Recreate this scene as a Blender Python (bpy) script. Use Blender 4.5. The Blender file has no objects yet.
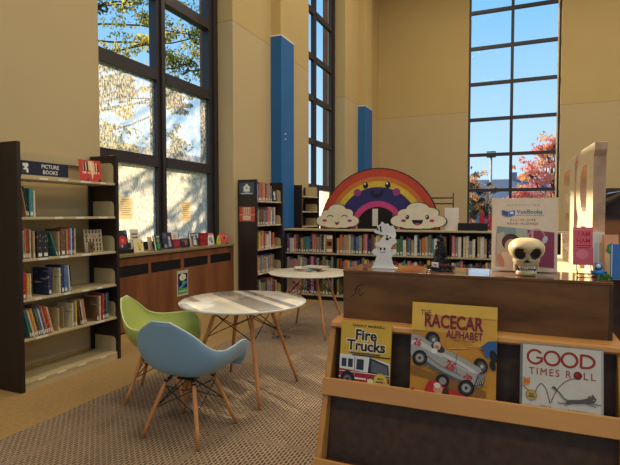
import bpy, bmesh, math, random
from mathutils import Vector, Matrix, Euler
rnd = random.Random(7)
S = bpy.context.scene
COL = S.collection
R = math.radians

# ------------------------------------------------------------------ camera
cam_d = bpy.data.cameras.new('camera'); cam = bpy.data.objects.new('camera', cam_d); COL.objects.link(cam)
cam_d.sensor_width = 36; cam_d.lens = 36 * 490 / 620; cam_d.clip_end = 500
TH = R(23.0); PT = math.atan(18.5 / 490)
cam.location = (0, 0, 1.45); cam.rotation_euler = (math.pi / 2 - PT, 0, TH)
S.camera = cam
# ------------------------------------------------------------------ world, sun, room lamps, exposure
W = bpy.data.worlds.new('sky'); S.world = W; W.use_nodes = True
nt = W.node_tree; nt.nodes.clear()
tc = nt.nodes.new('ShaderNodeTexCoord'); sep = nt.nodes.new('ShaderNodeSeparateXYZ')
rp = nt.nodes.new('ShaderNodeValToRGB'); bg = nt.nodes.new('ShaderNodeBackground'); wo = nt.nodes.new('ShaderNodeOutputWorld')
e = rp.color_ramp.elements
e[0].position = 0.0; e[0].color = (0.54, 0.73, 0.87, 1)
e[1].position = 0.75; e[1].color = (0.14, 0.38, 0.82, 1)
m_ = e.new(0.37); m_.color = (0.20, 0.48, 0.82, 1)
bg.inputs['Strength'].default_value = 1.0
nt.links.new(tc.outputs['Generated'], sep.inputs[0]); nt.links.new(sep.outputs['Z'], rp.inputs[0])
nt.links.new(rp.outputs[0], bg.inputs[0]); nt.links.new(bg.outputs[0], wo.inputs[0])
sun_d = bpy.data.lights.new('sun', 'SUN'); sun_d.energy = 7.0; sun_d.angle = R(0.6); sun_d.color = (1.0, 0.86, 0.62)
sun = bpy.data.objects.new('sun', sun_d); COL.objects.link(sun)
SUN_FROM = Vector((-0.80, 0.42, 0.46)).normalized()
sun.rotation_euler = SUN_FROM.to_track_quat('Z', 'Y').to_euler()
def area(name, loc, sx, sy, power, color):
    d = bpy.data.lights.new(name, 'AREA'); d.shape = 'RECTANGLE'; d.size = sx; d.size_y = sy
    d.energy = power; d.color = color
    o = bpy.data.objects.new(name, d); COL.objects.link(o); o.location = loc
    return o
for lx in (-1.5, 2.5, 6.5):
    for ly in (-2.0, 2.5, 7.0, 11.0):
        area('ceiling_lamp_light', (lx, ly, 8.6), 1.2, 1.2, 74 if lx < 5 else 56, (1.0, 0.89, 0.70))
S.view_settings.view_transform = 'Standard'; S.view_settings.look = 'None'
S.view_settings.gamma = 1.0; S.view_settings.use_curve_mapping = False
S.view_settings.exposure = 0.38

# ------------------------------------------------------------------ materials
def lin(c):
    return tuple(((v / 255) / 12.92 if v / 255 <= 0.04045 else ((v / 255 + 0.055) / 1.055) ** 2.4) for v in c) + (1,)
MATS = {}
def mat(name, c, rough=0.6, var=0.12, scale=8.0, stretch=(1, 1, 1), bump=0.0, spec=0.4, metal=0.0, c2=None, detail=4, coat=0.0, coord='Object'):
    if name in MATS: return MATS[name]
    m = bpy.data.materials.new(name); m.use_nodes = True; n = m.node_tree
    b = n.nodes['Principled BSDF']
    b.inputs['Roughness'].default_value = rough; b.inputs['Metallic'].default_value = metal
    b.inputs['Specular IOR Level'].default_value = spec; b.inputs['Coat Weight'].default_value = coat
    L = lin(c)
    a2 = lin(c2) if c2 else tuple(v * (1 - 2 * var) for v in L[:3]) + (1,)
    if var or c2:
        t = n.nodes.new('ShaderNodeTexCoord'); mp = n.nodes.new('ShaderNodeMapping'); mp.inputs['Scale'].default_value = stretch
        nz = n.nodes.new('ShaderNodeTexNoise'); nz.inputs['Scale'].default_value = scale; nz.inputs['Detail'].default_value = detail
        r = n.nodes.new('ShaderNodeValToRGB'); r.color_ramp.elements[0].position = 0.32; r.color_ramp.elements[1].position = 0.68
        r.color_ramp.elements[0].color = a2; r.color_ramp.elements[1].color = L
        n.links.new(t.outputs[coord], mp.inputs[0]); n.links.new(mp.outputs[0], nz.inputs['Vector'])
        n.links.new(nz.outputs['Fac'], r.inputs[0]); n.links.new(r.outputs[0], b.inputs['Base Color'])
        if bump:
            bp = n.nodes.new('ShaderNodeBump'); bp.inputs['Strength'].default_value = bump; bp.inputs['Distance'].default_value = 0.01
            n.links.new(nz.outputs['Fac'], bp.inputs['Height']); n.links.new(bp.outputs[0], b.inputs['Normal'])
    else:
        b.inputs['Base Color'].default_value = L
    MATS[name] = m
    return m
def cm(c, rough=0.5):
    """a plain printed or painted colour"""
    return mat('paint_%d_%d_%d' % tuple(c), c, rough, var=0.04, scale=30)
def wall_paint(name, top, low):
    m = bpy.data.materials.new(name); m.use_nodes = True; n = m.node_tree; b = n.nodes['Principled BSDF']
    b.inputs['Roughness'].default_value = 0.85; b.inputs['Specular IOR Level'].default_value = 0.2
    g = n.nodes.new('ShaderNodeNewGeometry'); s = n.nodes.new('ShaderNodeSeparateXYZ'); n.links.new(g.outputs['Position'], s.inputs[0])
    def step(z):
        q = n.nodes.new('ShaderNodeMath'); q.operation = 'GREATER_THAN'; q.inputs[1].default_value = z
        n.links.new(s.outputs['Z'], q.inputs[0]); return q
    nz = n.nodes.new('ShaderNodeTexNoise'); nz.inputs['Scale'].default_value = 1.2; nz.inputs['Detail'].default_value = 5
    n.links.new(g.outputs['Position'], nz.inputs['Vector'])
    mx = n.nodes.new('ShaderNodeMix'); mx.data_type = 'RGBA'; mx.inputs['A'].default_value = lin(low); mx.inputs['B'].default_value = lin(top)
    n.links.new(step(4.39).outputs[0], mx.inputs['Factor'])
    m2 = n.nodes.new('ShaderNodeMix'); m2.data_type = 'RGBA'; m2.blend_type = 'MULTIPLY'; m2.inputs['Factor'].default_value = 0.12
    n.links.new(mx.outputs['Result'], m2.inputs['A']); n.links.new(nz.outputs['Fac'], m2.inputs['B'])
    # thin painted joint line where the two tones meet
    lo, hi = step(4.375), step(4.39); df = n.nodes.new('ShaderNodeMath'); df.operation = 'SUBTRACT'
    n.links.new(lo.outputs[0], df.inputs[0]); n.links.new(hi.outputs[0], df.inputs[1])
    m3 = n.nodes.new('ShaderNodeMix'); m3.data_type = 'RGBA'; m3.inputs['B'].default_value = lin((170, 142, 92))
    n.links.new(df.outputs[0], m3.inputs['Factor']); n.links.new(m2.outputs['Result'], m3.inputs['A'])
    n.links.new(m3.outputs['Result'], b.inputs['Base Color'])
    return m
M_wall = wall_paint('wall_paint', (198, 171, 115), (196, 173, 128))
M_ceil = mat('ceiling_paint', (225, 215, 190), 0.9, 0.03)
M_brick = mat('outside_brick', (150, 105, 80), 0.9, 0.2, 20, (1, 1, 6))
M_frame = mat('bronze_window_frame', (46, 38, 40), 0.45, 0.1, 12, spec=0.5)
M_blue = mat('blue_column_paint', (34, 98, 158), 0.6, 0.04, 3)
M_base = mat('vinyl_base', (196, 160, 96), 0.6, 0.1)
M_dark = mat('dark_walnut', (50, 36, 30), 0.5, 0.22, 6, (1, 1, 0.12), spec=0.4)
M_steel = mat('cream_steel', (190, 172, 128), 0.45, 0.06, 5)
M_cherry = mat('cherry_wood', (140, 88, 54), 0.42, 0.22, 7, (1, 1, 0.1), c2=(108, 62, 38))
M_slot = mat('dark_grille', (32, 26, 26), 0.6, 0.1)
M_ledge = mat('stone_ledge', (150, 128, 92), 0.3, 0.15, 10)
M_honey = mat('honey_wood', (200, 144, 74), 0.4, 0.14, 6, (0.15, 1, 1), c2=(174, 118, 56))
M_brown = mat('brown_plywood', (122, 84, 48), 0.3, 0.25, 9, (0.5, 1, 1.6), c2=(84, 52, 28), coat=0.3)
M_panel = mat('dark_brown_panel', (78, 54, 34), 0.55, 0.22, 30, c2=(60, 40, 25))
M_leg = mat('beech_leg', (212, 148, 88), 0.4, 0.12, 20, (1, 1, 0.1))
M_wire = mat('black_wire', (22, 22, 24), 0.4, 0.0, spec=0.5)
M_page = mat('book_pages', (226, 214, 186), 0.8, 0.08, 60, (1, 1, 0.02))
M_white = mat('white_paint', (236, 232, 220), 0.5, 0.03)
M_black = mat('black_paint', (20, 20, 24), 0.5, 0.0)
M_lab = mat('white_label', (226, 220, 200), 0.6, 0.04)
def glass_mat():
    m = bpy.data.materials.new('clear_glass'); m.use_nodes = True; n = m.node_tree; n.nodes.clear()
    o = n.nodes.new('ShaderNodeOutputMaterial'); t = n.nodes.new('ShaderNodeBsdfTransparent'); g = n.nodes.new('ShaderNodeBsdfGlossy')
    g.inputs['Roughness'].default_value = 0.03; f = n.nodes.new('ShaderNodeFresnel'); f.inputs['IOR'].default_value = 1.07
    x = n.nodes.new('ShaderNodeMixShader'); t.inputs[0].default_value = (0.97, 0.98, 0.98, 1)
    n.links.new(f.outputs[0], x.inputs[0]); n.links.new(t.outputs[0], x.inputs[1]); n.links.new(g.outputs[0], x.inputs[2])
    n.links.new(x.outputs[0], o.inputs[0]); return m
def wet_glass_mat(name, clear):
    """pane run with water streaks: part see-through, part scattering"""
    m = bpy.data.materials.new(name); m.use_nodes = True; n = m.node_tree; n.nodes.clear()
    o = n.nodes.new('ShaderNodeOutputMaterial'); t = n.nodes.new('ShaderNodeBsdfTransparent')
    tr = n.nodes.new('ShaderNodeBsdfTranslucent'); tr.inputs[0].default_value = lin((235, 222, 200))
    df = n.nodes.new('ShaderNodeBsdfDiffuse'); df.inputs[0].default_value = lin((200, 190, 170))
    g = n.nodes.new('ShaderNodeNewGeometry'); mp = n.nodes.new('ShaderNodeMapping'); mp.inputs['Scale'].default_value = (1, 1, 0.4)
    nz = n.nodes.new('ShaderNodeTexNoise'); nz.inputs['Scale'].default_value = 58; nz.inputs['Detail'].default_value = 3; nz.inputs['Distortion'].default_value = 0.6
    n2 = n.nodes.new('ShaderNodeTexNoise'); n2.inputs['Scale'].default_value = 2.0
    r = n.nodes.new('ShaderNodeValToRGB'); r.color_ramp.elements[0].position = 0.42; r.color_ramp.elements[1].position = 0.6
    lo, hi = clear
    r.color_ramp.elements[0].color = (lo, lo, lo, 1); r.color_ramp.elements[1].color = (hi, hi, hi, 1)
    x = n.nodes.new('ShaderNodeMixShader'); y = n.nodes.new('ShaderNodeMixShader'); y.inputs[0].default_value = 0.15
    n.links.new(g.outputs['Position'], mp.inputs[0]); n.links.new(mp.outputs[0], nz.inputs['Vector'])
    n.links.new(nz.outputs['Fac'], r.inputs[0]); n.links.new(r.outputs[0], x.inputs[0])
    n.links.new(tr.outputs[0], y.inputs[1]); n.links.new(df.outputs[0], y.inputs[2])
    n.links.new(t.outputs[0], x.inputs[1]); n.links.new(y.outputs[0], x.inputs[2]); n.links.new(x.outputs[0], o.inputs[0]); return m
M_glass = glass_mat(); M_wet = wet_glass_mat('wet_glass', (0.5, 0.95)); M_wet2 = wet_glass_mat('streaked_glass', (0.12, 0.6))

def carpet_mat():
    m = bpy.data.materials.new('carpet'); m.use_nodes = True; n = m.node_tree; b = n.nodes['Principled BSDF']
    b.inputs['Roughness'].default_value = 0.95; b.inputs['Specular IOR Level'].default_value = 0.05
    g = n.nodes.new('ShaderNodeNewGeometry'); mp = n.nodes.new('ShaderNodeMapping'); mp.inputs['Rotation'].default_value = (0, 0, R(88))
    br = n.nodes.new('ShaderNodeTexBrick'); br.inputs['Scale'].default_value = 1.0
    br.inputs['Brick Width'].default_value = 0.045; br.inputs['Row Height'].default_value = 0.022; br.inputs['Mortar Size'].default_value = 0.0065
    br.inputs['Mortar Smooth'].default_value = 0.6
    br.inputs['Color1'].default_value = lin((80, 63, 48)); br.inputs['Color2'].default_value = lin((104, 84, 66)); br.inputs['Mortar'].default_value = lin((168, 146, 120))
    nz = n.nodes.new('ShaderNodeTexNoise'); nz.inputs['Scale'].default_value = 90; nz.inputs['Detail'].default_value = 3
    mx = n.nodes.new('ShaderNodeMix'); mx.data_type = 'RGBA'; mx.blend_type = 'OVERLAY'; mx.inputs['Factor'].default_value = 0.55
    big = n.nodes.new('ShaderNodeTexBrick'); big.offset = 0; big.inputs['Brick Width'].default_value = 0.9; big.inputs['Row Height'].default_value = 0.9
    big.inputs['Scale'].default_value = 1.0; big.inputs['Mortar Size'].default_value = 0.03; big.inputs['Mortar Smooth'].default_value = 0.3
    big.inputs['Color1'].default_value = (0, 0, 0, 1); big.inputs['Color2'].default_value = (0, 0, 0, 1); big.inputs['Mortar'].default_value = (1, 1, 1, 1)
    m3 = n.nodes.new('ShaderNodeMix'); m3.data_type = 'RGBA'; m3.inputs['B'].default_value = lin((140, 118, 98))
    ml = n.nodes.new('ShaderNodeMath'); ml.operation = 'MULTIPLY'; ml.inputs[1].default_value = 0.7
    n.links.new(g.outputs['Position'], mp.inputs[0]); n.links.new(mp.outputs[0], br.inputs['Vector']); n.links.new(g.outputs['Position'], nz.inputs['Vector'])
    n.links.new(g.outputs['Position'], big.inputs['Vector']); n.links.new(big.outputs['Color'], ml.inputs[0]); n.links.new(ml.outputs[0], m3.inputs['Factor'])
    n.links.new(br.outputs['Color'], m3.inputs['A'])
    n.links.new(m3.outputs['Result'], mx.inputs['A']); n.links.new(nz.outputs['Fac'], mx.inputs['B']); n.links.new(mx.outputs['Result'], b.inputs['Base Color'])
    bp = n.nodes.new('ShaderNodeBump'); bp.inputs['Strength'].default_value = 0.5; bp.inputs['Distance'].default_value = 0.004
    n.links.new(br.outputs['Fac'], bp.inputs['Height']); n.links.new(bp.outputs[0], b.inputs['Normal'])
    return m
M_carpet = carpet_mat()
M_paper = mat('thin_paper', (250, 238, 206), .7, 0)
_n = M_paper.node_tree; _t = _n.nodes.new('ShaderNodeBsdfTranslucent'); _t.inputs[0].default_value = lin((255, 240, 205)); _x = _n.nodes.new('ShaderNodeMixShader'); _x.inputs[0].default_value = .6
_n.links.new(_n.nodes['Principled BSDF'].outputs[0], _x.inputs[1]); _n.links.new(_t.outputs[0], _x.inputs[2]); _n.links.new(_x.outputs[0], _n.nodes['Material Output'].inputs[0])
M_floor = mat('tan_floor', (168, 134, 82), 0.7, 0.12, 40, bump=0.1)

def striped_top_mat():  # tabletop colour in grey and cream diagonal stripes
    m = bpy.data.materials.new('striped_laminate'); m.use_nodes = True; n = m.node_tree; b = n.nodes['Principled BSDF']
    b.inputs['Roughness'].default_value = 0.10; b.inputs['Specular IOR Level'].default_value = 0.5
    t = n.nodes.new('ShaderNodeTexCoord'); mp = n.nodes.new('ShaderNodeMapping'); mp.inputs['Rotation'].default_value = (0, 0, R(35)); mp.inputs['Location'].default_value = (0.13, 0.03, 0)
    br = n.nodes.new('ShaderNodeTexBrick'); br.inputs['Scale'].default_value = 1; br.inputs['Brick Width'].default_value = 1.15; br.inputs['Row Height'].default_value = 0.07
    br.inputs['Mortar Size'].default_value = 0.0; br.offset = 0.37
    br.inputs['Color1'].default_value = (0, 0, 0, 1); br.inputs['Color2'].default_value = (1, 1, 1, 1)
    r = n.nodes.new('ShaderNodeValToRGB'); r.color_ramp.interpolation = 'CONSTANT'; el = r.color_ramp.elements
    el[0].position = 0; el[0].color = lin((160, 152, 142)); el[1].position = 0.38; el[1].color = lin((232, 222, 198))
    q = el.new(0.55); q.color = lin((176, 168, 156)); q = el.new(0.72); q.color = lin((238, 230, 210))
    n.links.new(t.outputs['Object'], mp.inputs[0]); n.links.new(mp.outputs[0], br.inputs['Vector']); n.links.new(br.outputs['Color'], r.inputs[0])
    n.links.new(r.outputs[0], b.inputs['Base Color']); return m
M_striped = striped_top_mat()

def spine_mat(i, c):
    """book cover colour with bands and blots of printed title"""
    m = bpy.data.materials.new('book_cover_%02d' % i); m.use_nodes = True; n = m.node_tree; b = n.nodes['Principled BSDF']
    b.inputs['Roughness'].default_value = 0.4
    t = n.nodes.new('ShaderNodeTexCoord'); mp = n.nodes.new('ShaderNodeMapping'); mp.inputs['Scale'].default_value = (90, 4, 30); mp.inputs['Location'].default_value = (i * 3.1, i, i * 1.7)
    nz = n.nodes.new('ShaderNodeTexNoise'); nz.inputs['Scale'].default_value = 1.0; nz.inputs['Detail'].default_value = 2
    r = n.nodes.new('ShaderNodeValToRGB'); r.color_ramp.elements[0].position = 0.60; r.color_ramp.elements[1].position = 0.68
    L = lin(c); lum = 0.3 * L[0] + 0.5 * L[1] + 0.2 * L[2]
    r.color_ramp.elements[0].color = L; r.color_ramp.elements[1].color = lin((186, 172, 144)) if lum < 0.3 else lin((120, 96, 84))
    n.links.new(t.outputs['Object'], mp.inputs[0]); n.links.new(mp.outputs[0], nz.inputs['Vector']); n.links.new(nz.outputs['Fac'], r.inputs[0])
    n.links.new(r.outputs[0], b.inputs['Base Color']); return m
SPINES = [('red', (170, 44, 38)), ('navy', (38, 48, 84)), ('cream', (214, 200, 160)), ('green', (60, 110, 70)), ('orange', (206, 110, 46)),
          ('yellow', (214, 176, 60)), ('blue', (70, 110, 160)), ('white', (222, 216, 200)), ('black', (34, 32, 34)), ('brown', (112, 76, 50)),
          ('pink', (206, 120, 120)), ('teal', (60, 124, 124)), ('grey', (132, 130, 124)), ('purple', (104, 70, 110)), ('olive', (120, 112, 60)), ('tan', (180, 150, 104))]
SM = {nme: spine_mat(i, c) for i, (nme, c) in enumerate(SPINES)}

# ------------------------------------------------------------------ mesh helpers
class MB:
    def __init__(s): s.v = []; s.f = []; s.m = []; s.mats = []; s.smooth = []
    def mi(s, m):
        if m not in s.mats: s.mats.append(m)
        return s.mats.index(m)
    def add(s, vs, fs, m, sm=False, X=None):
        k = len(s.v); i = s.mi(m)
        for p in vs:
            p = Vector(p)
            if X is not None: p = X @ p
            s.v.append(tuple(p))
        for f in fs: s.f.append(tuple(q + k for q in f)); s.m.append(i); s.smooth.append(sm)
    def box(s, x0, x1, y0, y1, z0, z1, m, X=None):
        vs = [(x, y, z) for z in (z0, z1) for y in (y0, y1) for x in (x0, x1)]
        s.add(vs, [(0, 2, 3, 1), (4, 5, 7, 6), (0, 1, 5, 4), (2, 6, 7, 3), (0, 4, 6, 2), (1, 3, 7, 5)], m, False, X)
    def tube(s, pts, rad, m, n=10, caps=True):
        pts = [Vector(p) for p in pts]
        if not isinstance(rad, (list, tuple)): rad = [rad] * len(pts)
        rings = []; vs = []
        up = None
        for i, p in enumerate(pts):
            a = pts[max(i - 1, 0)]; b = pts[min(i + 1, len(pts) - 1)]; d = (b - a)
            if d.length < 1e-9: d = Vector((0, 0, 1))
            d.normalize()
            if up is None: up = Vector((0, 0, 1)) if abs(d.z) < 0.9 else Vector((1, 0, 0))
            u = d.cross(up); u.normalize(); w = u.cross(d); up = w.copy()
            for k in range(n):
                t = 2 * math.pi * k / n
                vs.append(p + (u * math.cos(t) + w * math.sin(t)) * rad[i])
        fs = []
        for i in range(len(pts) - 1):
            for k in range(n):
                a = i * n + k; b = i * n + (k + 1) % n
                fs.append((a, b, b + n, a + n))
        if caps: fs.append(tuple(range(n - 1, -1, -1))); fs.append(tuple((len(pts) - 1) * n + k for k in range(n)))
        s.add(vs, fs, m, True)
    def lathe(s, prof, m, n=48, c=(0, 0, 0), closed=False):
        vs = []; fs = []
        for r, z in prof:
            for k in range(n):
                t = 2 * math.pi * k / n; vs.append((c[0] + r * math.cos(t), c[1] + r * math.sin(t), c[2] + z))
        for i in range(len(prof) - 1):
            for k in range(n):
                a = i * n + k; b = i * n + (k + 1) % n; fs.append((a, b, b + n, a + n))
        if prof[0][0] > 1e-5: fs.append(tuple(range(n - 1, -1, -1)))
        if prof[-1][0] > 1e-5: fs.append(tuple((len(prof) - 1) * n + k for k in range(n)))
        s.add(vs, fs, m, True)
    def slab(s, outer, y0, y1, m, holes=(), X=None, side=None):
        """polygon in the XZ plane, extruded from y0 (front) to y1"""
        bm = bmesh.new(); es = []
        loops = [outer] + list(holes)
        for lp in loops:
            vv = [bm.verts.new((p[0], 0, p[1])) for p in lp]
            for i in range(len(vv)): es.append(bm.edges.new((vv[i], vv[(i + 1) % len(vv)])))
        bmesh.ops.triangle_fill(bm, use_beauty=True, use_dissolve=False, edges=es)
        bm.verts.index_update()
        tri = [[v.index for v in f.verts] for f in bm.faces]; vs = [tuple(v.co) for v in bm.verts]; bm.free()
        k = len(vs)
        fr = [(x, y0, z) for x, y, z in vs]; bk = [(x, y1, z) for x, y, z in vs]
        # orient front triangles to face -Y
        F = []
        for t in tri:
            a, b, c = [Vector(vs[q]) for q in t]; nn = (b - a).cross(c - a)
            F.append(tuple(t) if nn.y < 0 else tuple(reversed(t)))
        s.add(fr, F, m, False, X)
        if abs(y1 - y0) > 1e-7:
            s.add(bk, [tuple(reversed(t)) for t in F], m, False, X)
            off = 0; sf = []
            for lp in loops:
                L = len(lp); ar = sum(lp[i][0] * lp[(i + 1) % L][1] - lp[(i + 1) % L][0] * lp[i][1] for i in range(L))
                for i in range(L):
                    a = off + i; b = off + (i + 1) % L
                    ccw = ar > 0
                    if lp is not outer: ccw = not ccw
                    sf.append((b, a, a + k, b + k) if ccw else (a, b, b + k, a + k))
                off += L
            s.add(fr + bk, sf, side or m, False, X)
    def build(s, name, parent=None, loc=None, bevel=0, mat_override=None):
        me = bpy.data.meshes.new(name); me.from_pydata(s.v, [], s.f)
        for m in s.mats: me.materials.append(m)
        me.polygons.foreach_set('material_index', s.m); me.polygons.foreach_set('use_smooth', s.smooth)
        me.update(); o = bpy.data.objects.new(name, me); COL.objects.link(o)
        if any(s.smooth):
            pass
        if parent: o.parent = parent
        if loc: o.location = loc
        if bevel:
            b = o.modifiers.new('bevel', 'BEVEL'); b.width = bevel; b.segments = 2; b.limit_method = 'ANGLE'
        return o
def tag(o, label=None, cat=None, group=None, kind=None):
    if label: o['label'] = label
    if cat: o['category'] = cat
    if group: o['group'] = group
    if kind: o['kind'] = kind
    return o
def empty(name, loc=(0, 0, 0), rz=0, **k):
    o = bpy.data.objects.new(name, None); COL.objects.link(o); o.location = loc; o.rotation_euler = (0, 0, rz); o.empty_display_size = 0.05
    return tag(o, **k)
def kids(o): return [c for c in bpy.data.objects if c.parent == o]
def copy_tree(o, parent=None):
    c = o.copy(); COL.objects.link(c)
    if parent: c.parent = parent
    for ch in kids(o): copy_tree(ch, c)
    return c
def bx(name, x0, x1, y0, y1, z0, z1, m, parent=None, bevel=0):
    b = MB(); b.box(x0, x1, y0, y1, z0, z1, m); return b.build(name, parent, bevel=bevel)

def text_geo(txt, size, bold=0.0, xs=1.0, spacing=1.0):
    c = bpy.data.curves.new('t', 'FONT'); c.body = txt; c.size = size; c.offset = bold * size; c.space_character = spacing
    c.resolution_u = 3; c.fill_mode = 'BOTH'
    o = bpy.data.objects.new('t', c); COL.objects.link(o)
    me = o.to_mesh(); vs = [(v.co.x * xs, v.co.y) for v in me.vertices]; fs = [tuple(p.vertices) for p in me.polygons]
    o.to_mesh_clear(); bpy.data.objects.remove(o); bpy.data.curves.remove(c)
    return vs, fs
class Art(MB):
    def wordline(s, x0, x1, z, h, c, seed=1):
        """a line of print too small to read: a row of short dark strokes"""
        r_ = random.Random(seed); x = x0
        while x < x1:
            w = h * r_.uniform(.35, .8); s.rect(x, min(x + w, x1), z, z + h * r_.uniform(.75, 1), c); x += w + h * r_.choice((.2, .2, .6))
    """printed artwork: flat shapes in the XZ plane facing -Y, each layer a hair in front of the last"""
    def __init__(s, y=0.0, step=0.00012): super().__init__(); s.y = y; s.step = step
    def nxt(s): s.y -= s.step; return s.y
    def poly(s, pts, c): s.slab(pts, s.nxt(), s.y, cm(c))
    def rect(s, x0, x1, z0, z1, c): s.poly([(x0, z0), (x1, z0), (x1, z1), (x0, z1)], c)
    def ell(s, x, z, rx, rz, c, a=0, n=20):
        ca, sa = math.cos(a), math.sin(a)
        s.poly([(x + rx * math.cos(t) * ca - rz * math.sin(t) * sa, z + rx * math.cos(t) * sa + rz * math.sin(t) * ca) for t in [2 * math.pi * k / n for k in range(n)]], c)
    def line(s, pts, w, c):
        pts = [Vector(p) for p in pts]; A = []; B = []
        for i, p in enumerate(pts):
            d = (pts[min(i + 1, len(pts) - 1)] - pts[max(i - 1, 0)]).normalized(); nn = Vector((-d.y, d.x)) * w / 2
            A.append(tuple(p + nn)); B.append(tuple(p - nn))
        y = s.nxt()
        vs = [(a[0], y, a[1]) for a in A] + [(b[0], y, b[1]) for b in B]; k = len(A)
        s.add(vs, [(i, i + k, i + k + 1, i + 1) for i in range(k - 1)], cm(c))
    def text(s, t, x, z, size, c, align='c', bold=0.0, xs=1.0, a=0, spacing=1.0):
        vs, fs = text_geo(t, size, bold, xs, spacing)
        if not vs: return
        x0 = min(v[0] for v in vs); x1 = max(v[0] for v in vs)
        dx = {'c': -(x0 + x1) / 2, 'l': -x0, 'r': -x1}[align]; y = s.nxt(); ca, sa = math.cos(a), math.sin(a)
        pts = [(x + (v[0] + dx) * ca - v[1] * sa, y, z + (v[0] + dx) * sa + v[1] * ca) for v in vs]
        s.add(pts, fs, cm(c))

# ------------------------------------------------------------------ room shell
XW, XO, YF, ZC = -4.02, -4.62, 14.88, 9.5
XG = -4.31                                    # inner face of the window frames
YB, XR = -4.0, 9.0
b = MB(); b.box(XO, XR, YB - .2, YF + .5, -0.3, 0.0, M_floor); tag(b.build('floor'), kind='structure')
b = MB(); b.box(-3.02, XR - .3, YB, 14.6, 0.0, 0.008, M_carpet); tag(b.build('carpet'), kind='structure')
b = MB(); b.box(XO, XR, YB - .2, YF + .5, ZC, ZC + .2, M_ceil); tag(b.build('ceiling'), kind='structure')
OP = [(3.87, 6.47), (9.40, 11.71)]; ZW0, ZW1 = 1.0, 8.7
b = MB()
segs = [(YB - .2, OP[0][0]), (OP[0][1], OP[1][0]), (OP[1][1], YF + .5)]
for a0, a1 in segs:
    b.box(XG - .18, XW, a0, a1, 0, ZC, M_wall); b.box(XO, XG - .18, a0, a1, 0, ZC, M_brick)
for a0, a1 in OP:
    b.box(XG - .18, XW, a0, a1, ZW1, ZC, M_wall); b.box(XO, XG - .18, a0, a1, ZW1, ZC, M_brick)
    b.box(XO, XG - .02, a0, a1, 0, ZW0 - .02, M_brick)
b.box(XG - .02, XW, OP[1][0], OP[1][1], 0, ZW0 - .02, M_wall)
tag(b.build('wall_left'), kind='structure')
FX0, FX1 = -1.37, 1.005
b = MB(); b.box(XO, FX0, YF, YF + .35, 0, ZC, M_wall); b.box(FX1, XR, YF, YF + .35, 0, ZC, M_wall)
b.box(FX0, FX1, YF, YF + .35, 0, 1.0, M_wall); b.box(FX0, FX1, YF, YF + .35, 8.7, ZC, M_wall)
tag(b.build('wall_far'), kind='structure')
def pierced(b, along, c0, c1, lo, hi, ops, z0, z1):
    """wall between lo and hi with full-height piers between the openings"""
    def seg(a0, a1, q0, q1):
        if along == 'y': b.box(c0, c1, a0, a1, q0, q1, M_wall)
        else: b.box(a0, a1, c0, c1, q0, q1, M_wall)
    e_ = [lo] + [v for o_ in ops for v in o_] + [hi]
    for k in range(0, len(e_), 2): seg(e_[k], e_[k + 1], 0, ZC)
    for a0, a1 in ops: seg(a0, a1, 0, z0); seg(a0, a1, z1, ZC)
ROPS = [(-3.0, .6), (2.0, 5.6), (7.2, 10.8)]; BOPS = [(-3.6, -.2), (1.0, 4.4), (5.2, 8.6)]  # unseen window openings, added so sky light fills the foreground
b = MB(); pierced(b, 'y', XR, XR + .3, YB - .2, YF + .5, ROPS, 1.0, 8.6); tag(b.build('wall_right'), kind='structure')
b = MB(); pierced(b, 'x', YB - .5, YB - .2, XO, XR, BOPS, 1.0, 8.6); tag(b.build('wall_back'), kind='structure')
def added_window(name, along, c, a0, a1):  # frame and bars for the added out-of-view windows
    root = empty(name, (0, 0, 0), kind='structure')
    def bar(nm, p0, p1, z0, z1):
        q = MB()
        if along == 'y': q.box(c, c + .08, p0, p1, z0, z1, M_frame)
        else: q.box(p0, p1, c, c + .08, z0, z1, M_frame)
        q.build(nm, root)
    bar('window_frame', a0, a0 + .06, 1, 8.6); bar('window_frame', a1 - .06, a1, 1, 8.6); bar('mullion', (a0 + a1) / 2 - .04, (a0 + a1) / 2 + .04, 1, 8.6)
    for k in range(8): bar('glazing_bar', a0 + .061, a1 - .061, 1.0 + k * 1.074, 1.08 + k * 1.074)
for k, (a0, a1) in enumerate(ROPS): added_window('window_%d' % (4 + k), 'y', XR + .1, a0, a1)  # these and the back-wall ones are unseen, added for daylight fill
for k, (a0, a1) in enumerate(BOPS): added_window('window_%d' % (7 + k), 'x', YB - .4, a0, a1)
b = MB()
for a0, a1 in segs: b.box(XW, XW + .012, a0 + .002, a1 - .002, 0, .1, M_base)
tag(b.build('baseboard_left'), kind='structure')
b = MB(); b.box(XW + .02, FX1 + 5, YF - .012, YF, 0, .1, M_base); tag(b.build('baseboard_far'), kind='structure')
for n_, (c0, c1, ct) in enumerate([(7.712, 8.237, 4.555), (12.783, 13.464, 4.365)]):
    b = MB(); b.box(XW, -3.835, c0 + .02, c1 - .02, ct - .02, ZC, M_wall)
    o = tag(b.build('column'), kind='structure')
    q = MB(); q.box(XW, -3.815, c0, c1, 0, ct - .02, M_blue); q.build('column_cladding', o, bevel=0.004)
    q = MB(); q.box(XW, -3.812, c0 - .004, c1 + .004, ct - .02, ct, M_white); q.build('column_cap', o)
    if n_ == 0:
        q = MB(); q.tube([(-3.815, 7.86, 2.86), (-3.80, 7.86, 2.86)], .014, M_white); q.tube([(-3.815, 7.86, 2.77), (-3.80, 7.86, 2.77)], .014, M_white); q.build('switch', o)
# sill of the second window
bx('trim_1', XG, XW + .03, OP[1][0] + .002, OP[1][1] - .002, ZW0 - .02, ZW0 + .01, M_ledge)['kind'] = 'structure'

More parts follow.
